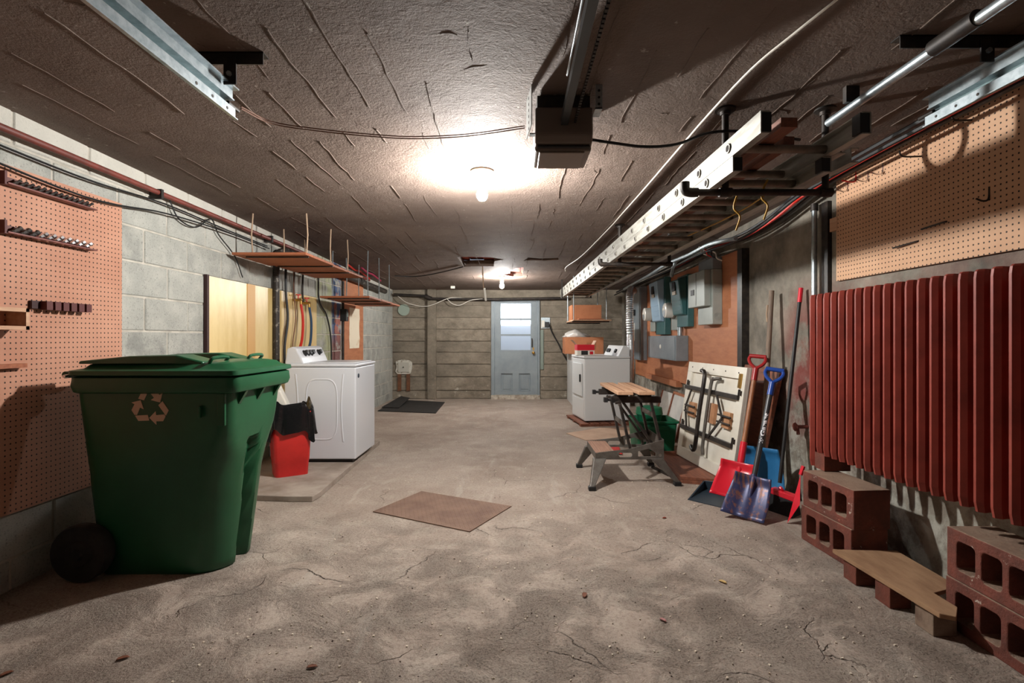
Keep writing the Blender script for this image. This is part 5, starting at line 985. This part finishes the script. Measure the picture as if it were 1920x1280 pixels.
# ================================================================== RADIATOR, BLOCKS, PLANK
def radiator():
    a, b = V((1.90, 3.32, 0)), V((1.83, 1.55, 0)); d = (b - a); n = 24; t = thing('radiator', 'tall oxblood red cast-iron radiator on blocks at the right', 'radiator', (1.95, 2.5, .43))
    d1 = d.normalized(); xr = V((-d1.y, d1.x, 0)); xr = xr if xr.x > 0 else -xr
    zt = 1.525
    def prof(p, z): return [p + xr * u + d1 * v + V((0, 0, z)) for u, v in ((0, -.006), (0, .006), (.020, .019), (.045, .012), (.205, .009), (.205, -.009), (.045, -.012), (.020, -.019))]
    for i in range(n):
        p = a + d1 * (.077 * i + .03); zb = .52 + .045 * i / (n - 1) if i else .432
        o = MB()
        top = [pp + xr * .0 for pp in prof(p, zt - .02)]
        cen = sum(prof(p, 0), V((0, 0, 0))) / 8
        def sc(z, f): return [V((cen.x + (q.x - cen.x) * f, cen.y + (q.y - cen.y) * (.5 + f / 2), z)) for q in prof(p, 0)]
        o.loft([sc(zb, .88), sc(zb + .04, 1)] + [sc(zt - .035, 1), sc(zt - .008, .94), sc(zt, .82)]).build('section', RADI, t, smooth=False)
    e = a + d1 * .03; f = a + d1 * (.077 * (n - 1) + .03); c = xr * .1
    for z, r in ((1.44, .04), (1.16, .026), (.88, .026), (.62, .04)): MB().cyl(e + c + V((0, 0, z)), f + c + V((0, 0, z)), r, 10).build('connector', RADI, t, smooth=True)
    MB().box(1.9, 3.14, .432, 2.06, 3.24, .53).build('foot_block', REDBR, t)
    MB().box(1.92, 1.75, .432, 2.06, 1.9, .57).build('foot_block', REDBR, t)
radiator()
def blocks():
    L, Hh, D = .43, .214, .21
    hl = [rrect(.05 + k * .118 + .0, .045, .05 + k * .118 + .088, Hh - .045, .018, 3) for k in range(3)]
    src = None
    def put(p, q, z, label):
        nonlocal src
        p = V((p[0], p[1], z)); q = V((q[0], q[1], z)); ang = math.atan2(-(q - p).x, -(q - p).y)
        if src is None:
            def fn(u, v, tt): return (tt, -u, v)
            o = MB().plate([(0, 0), (L, 0), (L, Hh), (0, Hh)], hl, fn, D).build('hollow_block', REDBLK, None, bevel=.005, local=True); src = o
        else:
            o = src.copy(); C.objects.link(o)
        o.location = p; o.rotation_euler = (0, 0, -ang); return tag(o, label, 'block', 'hollow red-painted blocks under the radiator')
    put((1.785, 3.19), (1.815, 2.76), 0, 'lower hollow block of the stack beside the broom'); put((1.79, 3.18), (1.822, 2.75), .2145, 'upper hollow block of the stack beside the broom')
    for k in range(3):
        y = 2.24 - .436 * k
        put((1.885 - .01 * k, y), (1.88 - .01 * k, y - .43), 0, ('lower hollow block at the end of the plank', 'lower hollow block at the right edge of the photo', 'lower hollow block furthest towards the garage door')[k])
        put((1.89 - .01 * k, y), (1.885 - .01 * k, y - .43), .2145, ('upper hollow block at the end of the plank', 'upper hollow block at the right edge of the photo', 'upper hollow block furthest towards the garage door')[k])
    pl = [(1.70, 2.74), (1.742, 2.10), (1.79, 2.075), (1.86, 2.15), (1.86, 2.27), (2.02, 2.33), (2.03, 2.72), (1.82, 2.73)]
    tag(MB().plate(pl, [], lambda u, v, tt: (u, v, .1 + tt), .02).build('plank', PLYE, bevel=.003), 'dusty plank lying on bricks before the wall', 'plank')
    for k, (x, y, m, lab) in enumerate(((1.72, 2.58, REDBR, 'brick under the far end of the plank'), (1.73, 2.36, REDBR, 'red brick under the middle of the plank'), (1.75, 2.14, BRTOP, 'grey brick under the near end of the plank'))):
        o = MB().box(0, 0, 0, .10, .10, .0995).build('brick', m, bevel=.004, local=True); o.location = (x, y, 0); tag(o, lab, 'brick', 'bricks under the plank')
blocks()

# ================================================================== FLOOR THINGS
def floor_things():
    q = [fl(790, 922), fl(959, 950), fl(880.6, 998), fl(699, 960)]
    t = thing('floor_hatch', 'rusty diamond-tread steel plate in the middle of the floor', 'hatch', fl(830, 958))
    MB().plate([(p.x, p.y) for p in q], [], lambda u, v, tt: (u, v, tt + .001), .007).build('plate', RUST, t, bevel=.002)
    tr = MB(); e1 = (q[1] - q[0]) / 44; e2 = (q[3] - q[0]) / 26
    for i in range(1, 44):
        for j in range(1, 26):
            c = q[0] + e1 * i + e2 * j + V((0, 0, .008)); a = (e1 + e2) * .28 if (i + j) % 2 else (e1 - e2) * .28; b = V((-a.y, a.x, 0)).normalized() * .002
            tr.add([c - a, c + b, c + a, c - b, c + V((0, 0, .0022))], [(0, 1, 4), (1, 2, 4), (2, 3, 4), (3, 0, 4)])
    o = tr.build('tread', RUST, t); o['kind'] = 'stuff'
    ch, dk = MB(), MB()
    def flake(mb, p, s, h):
        n = random.randint(4, 6); a0 = random.uniform(0, 6); k = [(p.x + s * random.uniform(.6, 1.2) * math.cos(a0 + 2 * PI * i / n), p.y + s * random.uniform(.6, 1.2) * math.sin(a0 + 2 * PI * i / n)) for i in range(n)]
        mb.loft([[(x, y, .0005) for x, y in k], [(p.x + (x - p.x) * .8, p.y + (y - p.y) * .8, h * random.uniform(.7, 1.5)) for x, y in k]])
    for k in range(520):
        y = 1.75 + random.random() ** 1.6 * 3.2; x = random.uniform(-1.35, 1.6) * min(1, y / 2.2 + .2)
        if (x < -1.2 and y > 2.3) or (-1.0 < x < .0 and 3.1 < y < 4.25): continue
        flake(ch, V((x, y, 0)), random.uniform(.0025, .008), .004)
    for k in range(150):
        y = 1.6 + random.random() ** 1.8 * 2.6; x = random.uniform(-1.35, 1.6) * min(1, y / 2.2 + .2)
        flake(dk, V((x, y, 0)), random.uniform(.002, .006), .002)
    o = ch.build('paint_chips', CHIP); tag(o, 'tiny pale paint chips scattered over the near floor', 'debris', kind='stuff')
    o = dk.build('grit', CHIPD); tag(o, 'dark grit and crumbs scattered over the near floor', 'debris', kind='stuff')
    def leafs(px, py, s, m, lab, cat):
        p = fl(px, py); mb = MB(); n = 8; a0 = random.uniform(0, 3); u = V((math.cos(a0), math.sin(a0), 0)); v = V((-u.y, u.x, 0))
        r0 = [p + u * s * math.cos(2 * PI * i / n) + v * s * .45 * math.sin(2 * PI * i / n) + V((0, 0, .002 + .006 * abs(math.sin(2 * PI * i / n)))) for i in range(n)]
        tag(mb.loft([r0, [q_ + V((0, 0, .0025)) for q_ in r0]]).build('leaf' if cat == 'leaf' else 'floor_chip', m), lab, cat)
    leafs(230, 1236, .022, LEAF, 'brown dry leaf on the floor below the green bin', 'leaf'); leafs(1096, 1117, .026, LEAF, 'crumpled brown leaf on the floor near the cracks', 'leaf'); leafs(585, 1252, .02, LEAF, 'small curled leaf at the lower left of the floor', 'leaf')
    leafs(1355, 1092, .022, SAND, 'yellow paint flake on the floor near the plank', 'chip'); leafs(1243, 1164, .018, mat('pink_scrap', srgb(176, 120, 116), .6), 'pinkish square scrap on the near floor', 'scrap'); leafs(1246, 972, .015, TERRA, 'red-brown chip on floor left of the dustpan', 'chip'); leafs(12, 1265, .02, LEAF, 'dark leaf at the bottom left corner', 'leaf')
floor_things()
